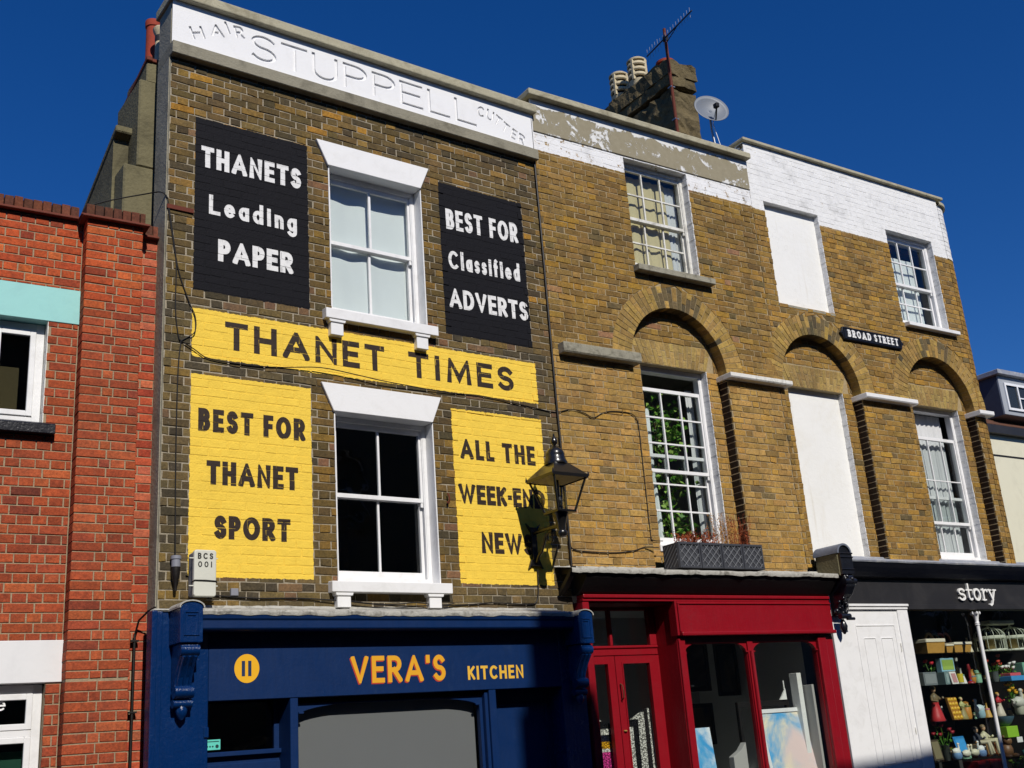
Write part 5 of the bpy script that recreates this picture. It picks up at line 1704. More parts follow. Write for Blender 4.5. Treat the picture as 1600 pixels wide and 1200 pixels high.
cable('second thin cable dipping below the lower window sill', [(1.55,D-.03,2.885),(1.8,D-.03,2.855),(2.05,D-.03,2.84),(2.35,D-.03,2.86),(2.6,D-.03,2.835),(2.75,D-.03,2.86)], F_MAIN, .005)
pp = thing('downpipe', 'thin black pipe running down the joint between the painted house and its neighbour', 'pipe', F_MAIN, (4.19, 0, 3.2))
MB().tube([(4.175,-.02,8.40),(4.185,-.02,7.0),(4.19,-.02,5.0),(4.20,-.02,4.3),(4.20,-.02,3.25)], .012, 8).build('pipe', 'pipe_black', pp, smooth=True)
cn = thing('conduit', 'thin black conduit clipped beside the left edge of the blue shopfront', 'pipe', F_MAIN, (-.1, 0, 0))
MB().tube([(-.115,.165,2.62),(-.12,.165,1.5),(-.12,.165,.05)], .011, 8).tube([(-.03,-.05,2.80),(-.06,.02,2.78),(-.10,.12,2.72),(-.115,.165,2.61)], .008, 8).build('tube', 'pipe_black', cn, smooth=True)
for zz in (2.56, 2.02, 1.4): MB().box(-.15, -.085, .15, .19, zz, zz+.014).build('bracket', 'pipe_black', cn)
hk = MB().box(-.005, .235, -.02, .0, 6.285, 6.325).build('angle_iron', 'rust', None, fr=F_MAIN, base=(.1,0,6.3))
tag(hk, 'rusty iron strip let into the bricks at the left corner beside the word Leading', 'bracket')
hook = MB().tube([(2.755,-.03,3.90),(2.757,-.05,3.86),(2.755,-.055,3.83),(2.752,-.04,3.80),(2.75,-.02,3.82)], .008, 6).build('hook', 'rust', None, fr=F_MAIN, base=(2.75,-.03,3.8))
tag(hook, 'small rusty hook in the brick pier right of the lower window', 'hook')

# ------------------------------------------------------------------ street name plate
SG = thing('street_sign', 'black cast street name plate reading BROAD STREET between the arches', 'sign', F_RIGHT, (5.36, 0, 6.34))
SGX0, SGX1, SGZ0, SGZ1 = 4.72, 6.005, 6.35, 6.53
pl = MB().prism([(SGX0,6.44),(SGX0+.04,6.405),(SGX0+.06,SGZ0),(SGX1-.06,SGZ0),(SGX1-.04,6.405),(SGX1,6.44),(SGX1-.04,6.475),(SGX1-.06,SGZ1),(SGX0+.06,SGZ1),(SGX0+.04,6.475)], -.035, .0).build('plate', 'sign_black', SG, bevel=.004)
MB().region([rect(SGX0+.07,SGX1-.07,SGZ0+.012,SGZ1-.012)], [rect(SGX0+.082,SGX1-.082,SGZ0+.024,SGZ1-.024)], -.042, -.034).build('rim', 'sign_black', SG)
def slab_text(txt, x0, x1, z0, h, t, gap, sf):
    q = text_quads(txt, x0, x1, z0, h, t, gap)
    xs = []
    tt = t/h
    adv = [(.38 if c == ' ' else GL[c][0]+(tt if GL[c][0] < .01 else 0)) for c in txt]
    w = sum(a+(0 if c == ' ' else gap) for a, c in zip(adv, txt))-gap
    k = (x1-x0)/(w*h); x = x0
    for c, a in zip(txt, adv):
        ww = a*h*k
        if c != ' ':
            if c in 'BRDE': q += [rect(x-sf, x+t+sf, z0, z0+.02), rect(x-sf, x+t+sf, z0+h-.02, z0+h)]
            if c == 'T': q += [rect(x+ww/2-t/2-sf, x+ww/2+t/2+sf, z0, z0+.02)]
            if c == 'A': q += [rect(x-sf, x+t+sf, z0, z0+.02), rect(x+ww-t-sf, x+ww+sf, z0, z0+.02)]
            if c == 'R': q += [rect(x+ww-t-.003, x+ww+sf, z0, z0+.02)]
            x += ww+gap*h*k
        else: x += ww
    return q
qq = slab_text('BROAD STREET', 4.86, 5.87, 6.388, .104, .020, .34, .008)
MB().region([q for q in qq if q[0][0] < 5.32], [], -.047, -.034).build('lettering', 'letter_white', SG)
MB().region([q for q in qq if q[0][0] >= 5.32], [], -.047, -.034).build('lettering', 'letter_white', SG)
for xx in (SGX0+.035, SGX1-.035): MB().lathe([(.012,0),(.01,.004)], xx, -.036, 6.438, 10).build('bolt', 'sign_black', SG)

# ------------------------------------------------------------------ window box
PB = thing('window_box', 'dark grey lattice-fronted window box on the red shop cornice', 'planter', F_RIGHT, (1.87, -.15, 3.22))
PX0_, PX1_, PYF, PYB, PZ0_, PZ1_ = 1.235, 2.475, -.26, -.02, 3.215, 3.487
MB().box(PX0_, PX1_, PYF, PYF+.015, PZ0_, PZ1_).box(PX0_, PX1_, PYB-.015, PYB, PZ0_, PZ1_).box(PX0_, PX0_+.015, PYF+.015, PYB-.015, PZ0_, PZ1_).box(PX1_-.015, PX1_, PYF+.015, PYB-.015, PZ0_, PZ1_).box(PX0_+.015, PX1_-.015, PYF+.015, PYB-.015, PZ0_, PZ0_+.02).build('box', 'planter', PB, bevel=.004)
MB().box(PX0_+.015, PX1_-.015, PYF+.015, PYB-.015, PZ1_-.06, PZ1_-.04).build('soil', 'soil', PB)
npan = 4
pw = (PX1_-PX0_)/npan
for k in range(npan):
    a, b = PX0_+k*pw+.004, PX0_+(k+1)*pw-.004
    fm = MB(); e = .022
    fm.box(a, a+e, PYF-.016, PYF, PZ0_, PZ1_+.004).box(b-e, b, PYF-.016, PYF, PZ0_, PZ1_+.004).box(a+e, b-e, PYF-.016, PYF, PZ0_, PZ0_+e).box(a+e, b-e, PYF-.016, PYF, PZ1_-e, PZ1_+.004)
    p_ = fm.build('panel', 'planter', PB, bevel=.003)
    la = MB()
    x0_, x1_, z0_, z1_ = a+e, b-e, PZ0_+e, PZ1_-e
    hgt = z1_-z0_
    step = .088
    c0 = x0_-hgt
    n_ = 0
    while c0 < x1_+hgt:
        for sgn, yy in ((1, PYF-.013), (-1, PYF-.009)):
            q = [(c0, z0_), (c0+.009, z0_), (c0+.009+hgt, z1_), (c0+hgt, z1_)] if sgn > 0 else [(c0+hgt, z0_), (c0+hgt+.009, z0_), (c0+.009, z1_), (c0, z1_)]
            q = clip_poly(q, x0_, x1_, z0_, z1_)
            if len(q) > 2: la.prism(q, yy, yy+.004)
        c0 += step
    la.build('lattice', 'planter_bar' if True else 'planter', p_)
le = MB()
for k in range(-3, 5):
    y0_ = PYF+.02+k*.055
    q = clip_poly([(y0_+.225, PZ0_+.02), (y0_+.235, PZ0_+.02), (y0_+.01, PZ1_-.02), (y0_, PZ1_-.02)], PYF+.015, PYB-.015, PZ0_+.02, PZ1_-.02)
    if len(q) > 2: le.prism(q, PX0_-.006, PX0_, 'x')
le.build('side_lattice', 'planter_bar', PB)
def tuft(label, x0, x1, h, n, mat, seed, lean=.5, leaf=.012):
    rng = random.Random(seed)
    t = thing('dry_plant', label, 'plant', F_RIGHT, ((x0+x1)/2, -.14, PZ1_-.04), 'dried plants in the window box')
    st_, lf = MB(), MB()
    for i in range(n):
        x = rng.uniform(x0, x1); y = rng.uniform(-.20, -.07)
        hh = h*rng.uniform(.45, 1); dx = rng.gauss(0, .35)*lean; dy = rng.gauss(-.1, .3)*lean
        P = [(x+dx*hh*(k/4)**1.5, y+dy*hh*(k/4)**1.5, PZ1_-.05+hh*k/4) for k in range(5)]
        st_.tube(P, .0022, 4, .0008)
        for q in range(int(9+hh*50)):
            u = rng.uniform(.15, 1)
            px, py, pz = x+dx*hh*u**1.5, y+dy*hh*u**1.5, PZ1_-.05+hh*u
            d = Vector((rng.gauss(0,1), rng.gauss(0,1), rng.gauss(.3,.8))).normalized()*leaf*rng.uniform(.6,1.6)
            s_ = Vector((rng.gauss(0,1), rng.gauss(0,1), rng.gauss(0,1))).normalized()*leaf*.35
            c = Vector((px, py, pz))
            lf.add([tuple(c-s_*.2), tuple(c+d*.5+s_), tuple(c+d), tuple(c+d*.5-s_)], [(0,1,2,3)])
    st_.build('stems', mat, t)
    lf.build('leaves', mat, t)
tuft('low rust-brown dried plant at the left of the window box', 1.36, 1.90, .21, 110, 'twig_red', 1, .8, .02)
tuft('taller tan dried plant in the middle of the window box', 1.88, 2.14, .44, 40, 'twig_tan', 2, .35, .016)
tuft('wispy reddish dried plant at the right of the window box', 2.10, 2.40, .42, 44, 'twig_red', 4, .4, .015)

# ------------------------------------------------------------------ plant, shutters and blind inside the tall window
PL = thing('house_plant', 'tall leafy green houseplant standing behind the small-paned window above the window box', 'plant', F_RIGHT, (1.98, .75, 3.3))
MB().lathe([(.13,0),(.16,.25),(.17,.27),(.15,.27),(.14,.05)], 1.98, .72, 3.25, 18).build('pot', 'terracotta', PL, smooth=True)
tr = MB().tube([(1.98,.72,3.4),(2.0,.72,3.9),(1.95,.70,4.5),(1.98,.72,5.2)], .018, 8, .006)
rng = random.Random(17)
lf1, lf2 = MB(), MB()
for i in range(44):
    z = rng.uniform(3.62, 5.30)
    k = 1-(z-3.6)/2.0
    ang = rng.uniform(0, 2*pi); L = (.12+.36*k)*rng.uniform(.5, 1)
    e_ = Vector((1.93+L*cos(ang)*1.0, .52+L*sin(ang)*.3, z+rng.uniform(-.1,.12)))
    b_ = Vector((1.93, .52, z-.08))
    tr.tube([tuple(b_), tuple((b_+e_)/2+Vector((0,0,.04))), tuple(e_)], .005, 4, .002)
    for j in range(15):
        c = b_+(e_-b_)*rng.uniform(.3,1.1)+Vector((rng.gauss(0,.06), rng.gauss(0,.05), rng.gauss(0,.06)))
        if c.y < .40: c.y = .40+rng.uniform(0,.05)
        d = Vector((rng.gauss(0,1), rng.gauss(-.4,1), rng.gauss(-.5,.8))).normalized()*rng.uniform(.055,.095)
        n_ = Vector((rng.gauss(0,1), rng.gauss(0,1), rng.gauss(0,1)))
        s_ = d.cross(n_)
        if s_.length < 1e-4: continue
        s_ = s_.normalized()*rng.uniform(.02,.034)
        (lf1 if rng.random() < .6 else lf2).add([tuple(c), tuple(c+d*.45+s_), tuple(c+d), tuple(c+d*.45-s_)], [(0,1,2,3)])
tr.build('stem', 'bark', PL)
lf1.build('foliage', 'leaf', PL); lf2.build('foliage', 'leaf_pale', PL)
sh = thing('shutter', 'white panelled shutter folded back at the left inside the plant window', 'shutter', F_RIGHT, (1.40, .4, 3.5))
MB().box(1.41, 1.435, .385, .60, 3.52, 5.5).build('leaf', 'white_gloss', sh, bevel=.004)
MB().box(1.436, 1.455, .40, .56, 3.6, 4.4).box(1.436, 1.455, .40, .56, 4.5, 5.4).build('raised_panel', 'white_gloss', sh, bevel=.008)
curtain('curtain', 'narrow white curtain at the left inside the plant window', 'curtain', F_RIGHT, 1.46, 1.68, 3.5, 5.22, .45, .02, 3, 'curtain_white', seed=21)
curtain('curtain', 'grey gauze curtain at the right inside the plant window', 'curtain', F_RIGHT, 2.26, 2.37, 3.5, 5.5, .44, .012, 2, 'curtain_net', seed=22)

# ------------------------------------------------------------------ chimney, aerial and dish on the roof
def rough_box(x0, x1, y0, y1, z0, z1, amp, seed, step=.09):
    """weathered masonry block: subdivided and knocked about"""
    bm = bmesh.new()
    bmesh.ops.create_cube(bm, size=1)
    for v in bm.verts:
        v.co = Vector((x0+(v.co.x+.5)*(x1-x0), y0+(v.co.y+.5)*(y1-y0), z0+(v.co.z+.5)*(z1-z0)))
    for ax, L in ((0, x1-x0), (1, y1-y0), (2, z1-z0)):
        n = max(1, int(L/step))
        for i in range(1, n):
            co = Vector(((x0+x1)/2, (y0+y1)/2, (z0+z1)/2)); lo = (x0, y0, z0)[ax]
            co[ax] = lo+L*i/n
            no = Vector((0,0,0)); no[ax] = 1
            bmesh.ops.bisect_plane(bm, geom=bm.verts[:]+bm.edges[:]+bm.faces[:], plane_co=co, plane_no=no)
    r = random.Random(seed)
    for v in bm.verts:
        v.co += Vector((r.gauss(0,amp*.6), r.gauss(0,amp*.6), r.gauss(0,amp*.4)))
    m = MB()
    bm.verts.index_update()
    m.add([tuple(v.co) for v in bm.verts], [tuple(q.index for q in f.verts) for f in bm.faces])
    bm.free()
    return m
CH = thing('chimney_stack', 'soot-black roof chimney with three pots above the grey render band', 'chimney', F_RIGHT, (4.0, 2.0, 8.1))
rough_box(3.76, 4.26, 1.52, 3.05, 8.6, 10.78, .02, 1).build('stack', 'soot_stone', CH)
rough_box(3.74, 4.29, 1.50, 3.07, 10.86, 11.02, .014, 2).build('stack_course', 'soot_stone', CH)
rough_box(3.73, 4.30, 1.49, 3.08, 11.03, 11.27, .02, 3).build('stack_head', 'soot_stone', CH)
rough_box(3.78, 4.25, 1.6, 3.0, 11.2, 11.34, .035, 4).build('flaunching', 'soot_stone', CH)
def louvre_pot(label, cx, cy, cz, h, r):
    t = thing('chimney_pot', label, 'chimney pot', F_RIGHT, (cx, cy, cz), 'pots on the roof chimney')
    MB().lathe([(r*.86,0),(r*.84,h*.4),(r*.95,h*.46),(r*.98,h*.5)], cx, cy, cz, 18).build('pot', 'pot_cream', t, smooth=True)
    for k in range(3):
        z = h*(.56+.125*k)
        MB().lathe([(r*1.02,z),(r*1.1,z+h*.02),(r*1.02,z+h*.075),(r*.85,z+h*.08),(r*.85,z)], cx, cy, cz, 18).build('louvre', 'pot_cream', t, smooth=True)
    for k in range(4):
        a_ = k*pi/2+.35
        MB().box(cx+r*.95*cos(a_)-.022, cx+r*.95*cos(a_)+.022, cy+r*.95*sin(a_)-.022, cy+r*.95*sin(a_)+.022, cz+h*.48, cz+h*.93).build('rib', 'pot_cream', t)
    MB().lathe([(r*.8,h*.1),(r*.78,h*.9)], cx, cy, cz, 14).build('flue_liner', 'black_wood', t)
    MB().lathe([(r*1.08,h*.93),(r*1.1,h*.96),(r*.9,h*.99),(r*.3,h*1.04),(.01,h*1.05)], cx, cy, cz, 18).build('cap', 'pot_cream', t, smooth=True)
    MB().ball((cx, cy, cz+h*1.06), .02).build('knob', 'alu', t, smooth=True)
louvre_pot('cream louvred chimney pot nearest the aerial on the roof chimney', 3.99, 2.45, 11.10, .80, .150)
louvre_pot('cream louvred chimney pot furthest left on the roof chimney', 4.0, 2.93, 11.08, .84, .150)
t = thing('chimney_pot', 'squat red clay pot beside the aerial mast on the roof chimney', 'chimney pot', F_RIGHT, (3.98, 1.8, 11.27), 'pots on the roof chimney')
MB().lathe([(.15,0),(.155,.05),(.13,.07),(.125,.14),(.15,.15),(.15,.19),(.11,.19),(.10,.05)], 3.99, 1.80, 11.27, 20).build('pot', 'terracotta', t, smooth=True)
AE = thing('aerial', 'television aerial on a rusty mast strapped to the roof chimney', 'aerial', F_RIGHT, (3.73, 1.46, 9.9))
MB().tube([(3.725,1.46,9.7),(3.73,1.46,11.78)], .024, 8).build('mast', 'rust', AE, smooth=True)
b0, b1 = Vector((3.36,1.46,11.22)), Vector((4.44,1.46,12.36))
b0 = Vector((3.765,1.948,11.6)); b1 = Vector((3.625,.737,11.6))
MB().tube([tuple(b0), tuple(b1)], .011, 6).build('boom', 'cable', AE)
el_ = MB()
bd = (b1-b0).normalized()
pd = Vector((0,0,1))-bd*bd.z; pd.normalize()
for k in range(17):
    p = b0+(b1-b0)*(k+.3)/17
    L = .085 if k > 4 else .11
    el_.tube([tuple(p-pd*L), tuple(p+pd*L)], .0045, 4)
el_.build('elements', 'alu', AE)
MB().tube([(3.73,1.46,11.52),tuple(b0+(b1-b0)*.7)], .008, 6).build('brace', 'cable', AE)
MB().box(3.70, 3.76, 1.43, 1.49, 11.56, 11.64).build('clamp', 'cable', AE)
for zz in (10.2, 10.75): MB().box(3.70, 3.775, 1.44, 1.52, zz, zz+.02).build('strap', 'alu', AE)
DS = thing('satellite_dish', 'grey satellite dish beside the roof chimney', 'satellite dish', F_RIGHT, (3.97, 1.0, 9.6))
dc = Vector((3.97, 1.0, 10.14))
dn = Vector((-.30, -.92, .25)).normalized()
ua = dn.cross(Vector((1,0,0))).normalized(); ub = dn.cross(ua)
vs_, fs_ = [], []
nr, nt_ = 6, 32
for i in range(nr+1):
    rr = .255*i/nr
    for k in range(nt_):
        t_ = 2*pi*k/nt_
        p = dc+ua*(rr*cos(t_))+ub*(rr*1.06*sin(t_))+dn*(.07*(rr/.255)**2)
        vs_.append(tuple(p))
for i in range(nr):
    for k in range(nt_):
        k2 = (k+1) % nt_
        fs_.append((i*nt_+k, i*nt_+k2, (i+1)*nt_+k2, (i+1)*nt_+k))
o = MB().add(vs_, fs_).build('dish', 'dish_grey', DS, smooth=True)
for md in list(o.modifiers): o.modifiers.remove(md)
sm = o.modifiers.new('thick', 'SOLIDIFY'); sm.thickness = .006
lnb = dc+dn*.24+Vector((0,0,-.10))
MB().tube([tuple(dc+ua*.235*(-1 if ua.z > 0 else 1)+dn*.05), tuple(lnb)], .012, 6).build('arm', 'cable', DS)
MB().box(lnb.x-.03, lnb.x+.03, lnb.y-.03, lnb.y+.05, lnb.z-.03, lnb.z+.04).build('receiver', 'cable', DS, bevel=.008)
MB().tube([tuple(dc-dn*.01), (4.02,1.06,9.9), (4.08,1.05,9.2), (4.10,1.05,8.1)], .016, 8).build('pole', 'alu', DS)
MB().tube([tuple(lnb), (4.0,1.0,9.95), (4.07,.98,9.6), (4.10,.95,9.0)], .006, 6).build('lead', 'letter_white', DS)

# ------------------------------------------------------------------ far house at the right edge
FH = thing('house', 'distant cream house with brown tiled roof and grey dormer at the right edge', 'house', F_RIGHT, (19, 6, 0))
def R6(x, y, z): return (x, y, z)
MB().box(17.0, 26, 6.2, 12, 0, 7.85).build('wall', 'house_cream', FH)
MB().box(16.9, 26.1, 6.05, 6.2, 7.80, 8.02).build('gutter', 'black_flat', FH)
rf = MB()
# tiled slope: courses of lapped tiles
nco = 26
ys, zs_ = 6.05, 8.02
for k in range(nco):
    y0_, z0_ = ys+k*.16, zs_+k*.105
    rf.add([(14.5,y0_,z0_),(26.2,y0_,z0_),(26.2,y0_+.19,z0_+.105),(14.5,y0_+.19,z0_+.105),(14.5,y0_,z0_-.018),(26.2,y0_,z0_-.018)], [(0,1,2,3),(4,5,1,0)])
rf.build('roof', 'tile_roof', FH)
MB().box(17.0, 26, 6.19, 6.2, 7.26, 7.30).build('cable_line', 'cable', FH)
MB().box(17.815, 17.83, 6.06, 8.3, 8.30, 9.30).build('dormer_cheek', 'slate', FH)
DM = MB().box(17.83, 20.5, 6.02, 8.3, 8.30, 9.30).build('dormer', 'house_grey', FH, bevel=.01)
MB().box(17.70, 20.7, 5.90, 8.4, 9.30, 9.42).build('dormer_roof', 'lead', DM, bevel=.01)
fr_ = MB()
wx0, wx1, wz0, wz1 = 17.98, 20.0, 8.42, 9.12
fr_.region([rect(wx0, wx1, wz0, wz1)], [rect(wx0+.06+k*.49, wx0+.50+k*.49, wz0+.06, wz1-.06) for k in range(4)], 5.98, 6.05)
fr_.build('dormer_window', 'white_gloss', DM)
for k in range(4):
    MB().box(wx0+.06+k*.49, wx0+.50+k*.49, 6.01, 6.014, wz0+.06, wz1-.06).build('pane', 'glass_dark', DM)
    if k: MB().box(wx0+.06+k*.49, wx0+.50+k*.49, 5.985, 6.03, 8.75, 8.78).build('glazing_bar', 'white_gloss', DM)

# ------------------------------------------------------------------ row across the street (behind the camera, shades the lower fronts)
def opposite(x0, x1, h, label, seed):
    t = thing('house', label, 'house', F_WORLD, (x0, -12.2, 0), 'houses across the street behind the camera')
    wins = []
    n = max(1, int((x1-x0)/2.2))
    for k in range(n):
        c = x0+(x1-x0)*(k+.5)/n
        for z in (3.6, 6.4):
            if z+1.6 < h: wins.append((c-.5, c+.5, z, z+1.5))
    MB().region([rect(x0, x1, 0, h)], [rect(*w) for w in wins], -12.2, -12.6).box(x0, x1, -20, -12.6, 0, h-.05).build('wall', 'opposite_wall', t)
    for w in wins:
        MB().region([rect(*w)], [rect(w[0]+.07,w[1]-.07,w[2]+.07,(w[2]+w[3])/2-.03), rect(w[0]+.07,w[1]-.07,(w[2]+w[3])/2+.03,w[3]-.07)], -12.35, -12.4).build('window', 'white_gloss', t)
        MB().box(w[0]-.06, w[1]+.06, -12.2, -12.1, w[2]-.08, w[2]).build('sill', 'stone_sill', t)
    MB().box(x0, x1, -12.25, -12.0, h, h+.12).build('coping', 'coping', t)
    return t
opposite(-30, -14, 9.0, 'low brick house far to the left across the street', 1)
opposite(-13.98, -6, 10.2, 'brick house across the street on the left', 2)
ob = opposite(-5.98, 2.35, 9.6, 'brick house with a tall chimney across the street behind the camera', 3)
opposite(2.37, 12, 10.80, 'taller brick house across the street on the right', 4)
opposite(12.02, 30, 10.8, 'brick house far to the right across the street', 5)

och = MB().box(1.36, 1.80, -12.95, -12.45, 9.5, 13.22).box(1.30, 2.12, -13.0, -12.4, 9.5, 12.35)
och.build('chimney', 'opposite_wall', ob)
# ------------------------------------------------------------------ ornaments on the glass shelves of the black shop
SHELF = [(2.285, 5.05, 8.3), (1.895, 5.05, 8.3), (1.46, 5.05, 8.3), (1.0, 5.05, 6.85)]
ORD = ('top', 'second', 'third', 'fourth')
for (z, a, b), nm in zip(SHELF, ORD):
    o = MB().box(a, b, .10, .55, z-.008, z).build('glass_shelf', 'glass_lamp', None, fr=F_RIGHT, base=((a+b)/2, .3, z))
    tag(o, nm+' glass shelf counted from the top in the black shop window', 'shelf', 'glass shelves in the shop window')
YI = .30
def T(name, label, cat, x, z, y=YI): return thing(name, label, cat, F_RIGHT, (x, y, z), 'ornaments in the black shop window')
def basket(label, x0, x1, z0, z1):
    t = T('basket', label, 'basket', (x0+x1)/2, z0)
    h = z1-z0
    def tray(a, e, zz0, zz1): return [(a[0]+e, YI-.11+e, zz0), (a[1]-e, YI-.11+e, zz0), (a[1]-e, YI+.11-e, zz0), (a[0]+e, YI+.11-e, zz0)]
    v = tray((x0,x1), .02, z0, 0)+[(x, y, z1-h*.2) for x, y, _ in tray((x0,x1), 0, 0, 0)]
    MB().add(v, [(3,2,1,0)]+[(i,(i+1)%4,4+(i+1)%4,4+i) for i in range(4)]).build('weave', 'wicker', t)
    m = MB().box(x0-.006, x1+.006, YI-.118, YI-.108, z1-h*.24, z1).box(x0-.006, x1+.006, YI+.108, YI+.118, z1-h*.24, z1).box(x0-.008, x0+.004, YI-.108, YI+.108, z1-h*.24, z1).box(x1-.004, x1+.008, YI-.108, YI+.108, z1-h*.24, z1)
    m.build('lining', 'linen', t, bevel=.004)
basket('left wicker basket with cream lining on the top shelf', 5.62, 5.99, 2.287, 2.47)
basket('right wicker basket with cream lining on the top shelf', 6.17, 6.53, 2.287, 2.42)
basket('small wicker basket between two larger ones on the top shelf', 6.005, 6.15, 2.287, 2.40)
for k, (c, lb) in enumerate(((cm(176,168,110), 'olive'), (cm(70,92,96), 'slate'), (cm(140,60,44), 'rust'), (cm(150,86,50), 'brown'))):
    x = 5.98+k*.13
    o = MB().prism(arc(x, 2.43, .10, .14, 0, 180, 12)+arc(x, 2.43, .075, .11, 180, 0, 12), .40+.012*k, .42+.012*k).build('fan', c, None, fr=F_RIGHT, base=(x,.4,2.43))
    tag(o, lb+' arched fan behind the baskets on the top shelf', 'fan', 'fans behind the baskets')
def cage(label, x, r, z0, h):
    t = T('bird_cage', label, 'bird cage', x, z0)
    MB().lathe([(r,0),(r*1.03,.012),(r,.03),(r*.96,.03)], x, YI, z0, 20).build('base', cm(206,210,190), t)
    MB().lathe([(r*1.0,h*.48),(r*1.02,h*.5),(r*1.02,h*.58),(r*1.0,h*.6)], x, YI, z0, 20).build('band', cm(206,210,190), t)
    for k in range(14):
        a = 2*pi*k/14
        P = [(x+r*cos(a), YI+r*sin(a), z0+.02), (x+r*cos(a), YI+r*sin(a), z0+h*.6)] + [(x+r*cos(a)*cos(q), YI+r*sin(a)*cos(q), z0+h*.6+h*.34*sin(q)) for q in (.3,.7,1.1,1.5)]
        MB().tube(P, .005, 4).build('wire', cm(190,196,178), t)
    MB().lathe([(.03,0),(.035,.01),(.012,.03),(.02,.05),(.001,.07)], x, YI, z0+h*.92, 10).build('finial', cm(206,210,190), t)
    MB().ball((x, YI, z0+h*.3), r*.45, r*.3, r*.5).build('bird', cm(176,150,96), t, smooth=True)
cage('domed cream bird cage next to the white column on the top shelf', 7.10, .20, 2.287, .34)
cage('domed cream bird cage right of another on the top shelf', 7.60, .21, 2.287, .34)
cage('domed cream bird cage at the right end of the top shelf', 8.08, .2, 2.287, .34)
tag(MB().box(7.02, 7.58, .2, .36, 2.64, 2.70).build('long_box', cm(196,200,180), None, fr=F_RIGHT, base=(7.3,.3,2.64), bevel=.01), 'long pale box lying on top of two bird cages', 'box')
def flowers(label, x, z0, h, w, col, n, seed, vase=None):
    t = T('flower_bunch', label, 'flowers', x, z0)
    rng = random.Random(seed)
    if vase: MB().lathe([(.04,0),(.055,h*.15),(.05,h*.35),(.06,h*.4)], x, YI, z0, 14).build('pot', vase, t, smooth=True)
    st_, lv = MB(), MB()
    for i in range(n):
        px, py, pz = x+rng.uniform(-w/2, w/2), YI+rng.uniform(-.08,.08), z0+h*rng.uniform(.65,1)
        st_.tube([(x+rng.uniform(-.02,.02), YI, z0+h*.2), (px, py, pz)], .004, 4)
        MB().ball((px, py, pz), .028, .028, .022, 8, 5).ball((px+.014, py-.012, pz+.01), .016, .016, .014, 6, 4).build('blossom', col, t, smooth=True)
        for j in range(7):
            c = Vector((x+(px-x)*rng.uniform(.2,1.1)+rng.gauss(0,.02), py+rng.gauss(0,.03), z0+(pz-z0)*rng.uniform(.3,.9)))
            d = Vector((rng.gauss(0,1), rng.gauss(0,1), rng.gauss(0,.6))).normalized()*.045
            s_ = d.cross(Vector((rng.gauss(0,1), rng.gauss(0,1), 1))).normalized()*.014
            lv.add([tuple(c), tuple(c+d*.5+s_), tuple(c+d), tuple(c+d*.5-s_)], [(0,1,2,3)])
    st_.build('stems', 'leaf', t); lv.build('leaves', 'leaf', t)
flowers('single red flower at the left of the second shelf', 5.76, 1.9, .33, .06, cm(205,30,50), 2, 1, cm(120,124,124))
flowers('red flowers with green leaves beside the white column on the second shelf', 7.05, 1.9, .34, .26, cm(190,60,36), 6, 2, cm(84,92,90))
flowers('white flowers in the middle of the right-hand second shelf', 7.32, 1.9, .24, .28, cm(228,228,224), 8, 3, cm(60,90,70))
flowers('yellow and orange flowers above the third shelf on the right', 7.36, 1.47, .42, .30, cm(226,170,30), 8, 4, cm(50,60,40))
flowers('dark red roses on the fourth shelf at the left', 5.76, 1.0, .44, .30, cm(150,26,40), 6, 5, cm(40,44,40))
flowers('pale green plant at the lower right corner of the display', 7.15, .62, .34, .40, cm(150,180,70), 9, 6, cm(50,60,50))
def block(name, label, cat, x0, x1, z0, z1, y0, y1, col, face=None, lean=0.):
    t = T(name, label, cat, (x0+x1)/2, z0)
    v = [(x0,y0,z0),(x1,y0,z0),(x1,y1,z0),(x0,y1,z0),(x0,y0+lean,z1),(x1,y0+lean,z1),(x1,y1+lean,z1),(x0,y1+lean,z1)]
    MB().add(v, [(0,1,5,4),(1,2,6,5),(2,3,7,6),(3,0,4,7),(4,5,6,7),(3,2,1,0)]).build('body', col, t, bevel=.004)
    if face:
        e = .022; k0, k1 = e/(z1-z0), 1-e/(z1-z0)
        v = [(x0+e,y0+lean*k0-.003,z0+e),(x1-e,y0+lean*k0-.003,z0+e),(x1-e,y0+lean*k1-.003,z1-e),(x0+e,y0+lean*k1-.003,z1-e)]
        MB().add(v, [(0,1,2,3)]).build('front', face, t)
    return t
block('box', 'grey lidded box at the left end of the second shelf', 'box', 5.46, 5.72, 1.897, 2.06, .2, .4, cm(112,120,122), cm(140,146,146))
block('card_box', 'pale blue card box with green picture on the second shelf', 'box', 5.95, 6.22, 2.06, 2.23, .28, .36, cm(150,196,214), cm(160,190,90))
block('card_box', 'grey green box below the blue card box on the second shelf', 'box', 5.93, 6.02, 1.897, 2.055, .24, .36, cm(116,140,140), cm(150,170,168))
block('photo_frame', 'small white picture frame on the second shelf', 'picture frame', 6.04, 6.17, 1.897, 2.055, .22, .24, cm(226,222,216), cm(190,140,140), .03)
block('book', 'red topped blue boxes stacked on the right-hand second shelf', 'box', 7.20, 7.50, 1.897, 1.96, .16, .34, cm(70,150,210))
block('book', 'pink red box lying on the blue boxes on the second shelf', 'box', 7.22, 7.46, 1.961, 2.0, .18, .34, cm(210,90,100))
block('tin', 'pale teal tin at the right end of the second shelf', 'tin', 7.56, 7.80, 1.897, 2.13, .2, .38, cm(120,176,152), cm(150,196,170))
t = T('bottle', 'clear bottle with yellow label on the second shelf', 'bottle', 6.30, 1.897)
MB().lathe([(.05,0),(.055,.01),(.055,.17),(.03,.22),(.018,.24),(.018,.29),(.022,.30)], 6.295, YI, 1.897, 16).build('body', 'glass_lamp', t, smooth=True)
MB().lathe([(.052,.02),(.052,.13)], 6.295, YI, 1.897, 16).build('label', cm(226,206,60), t, smooth=True)
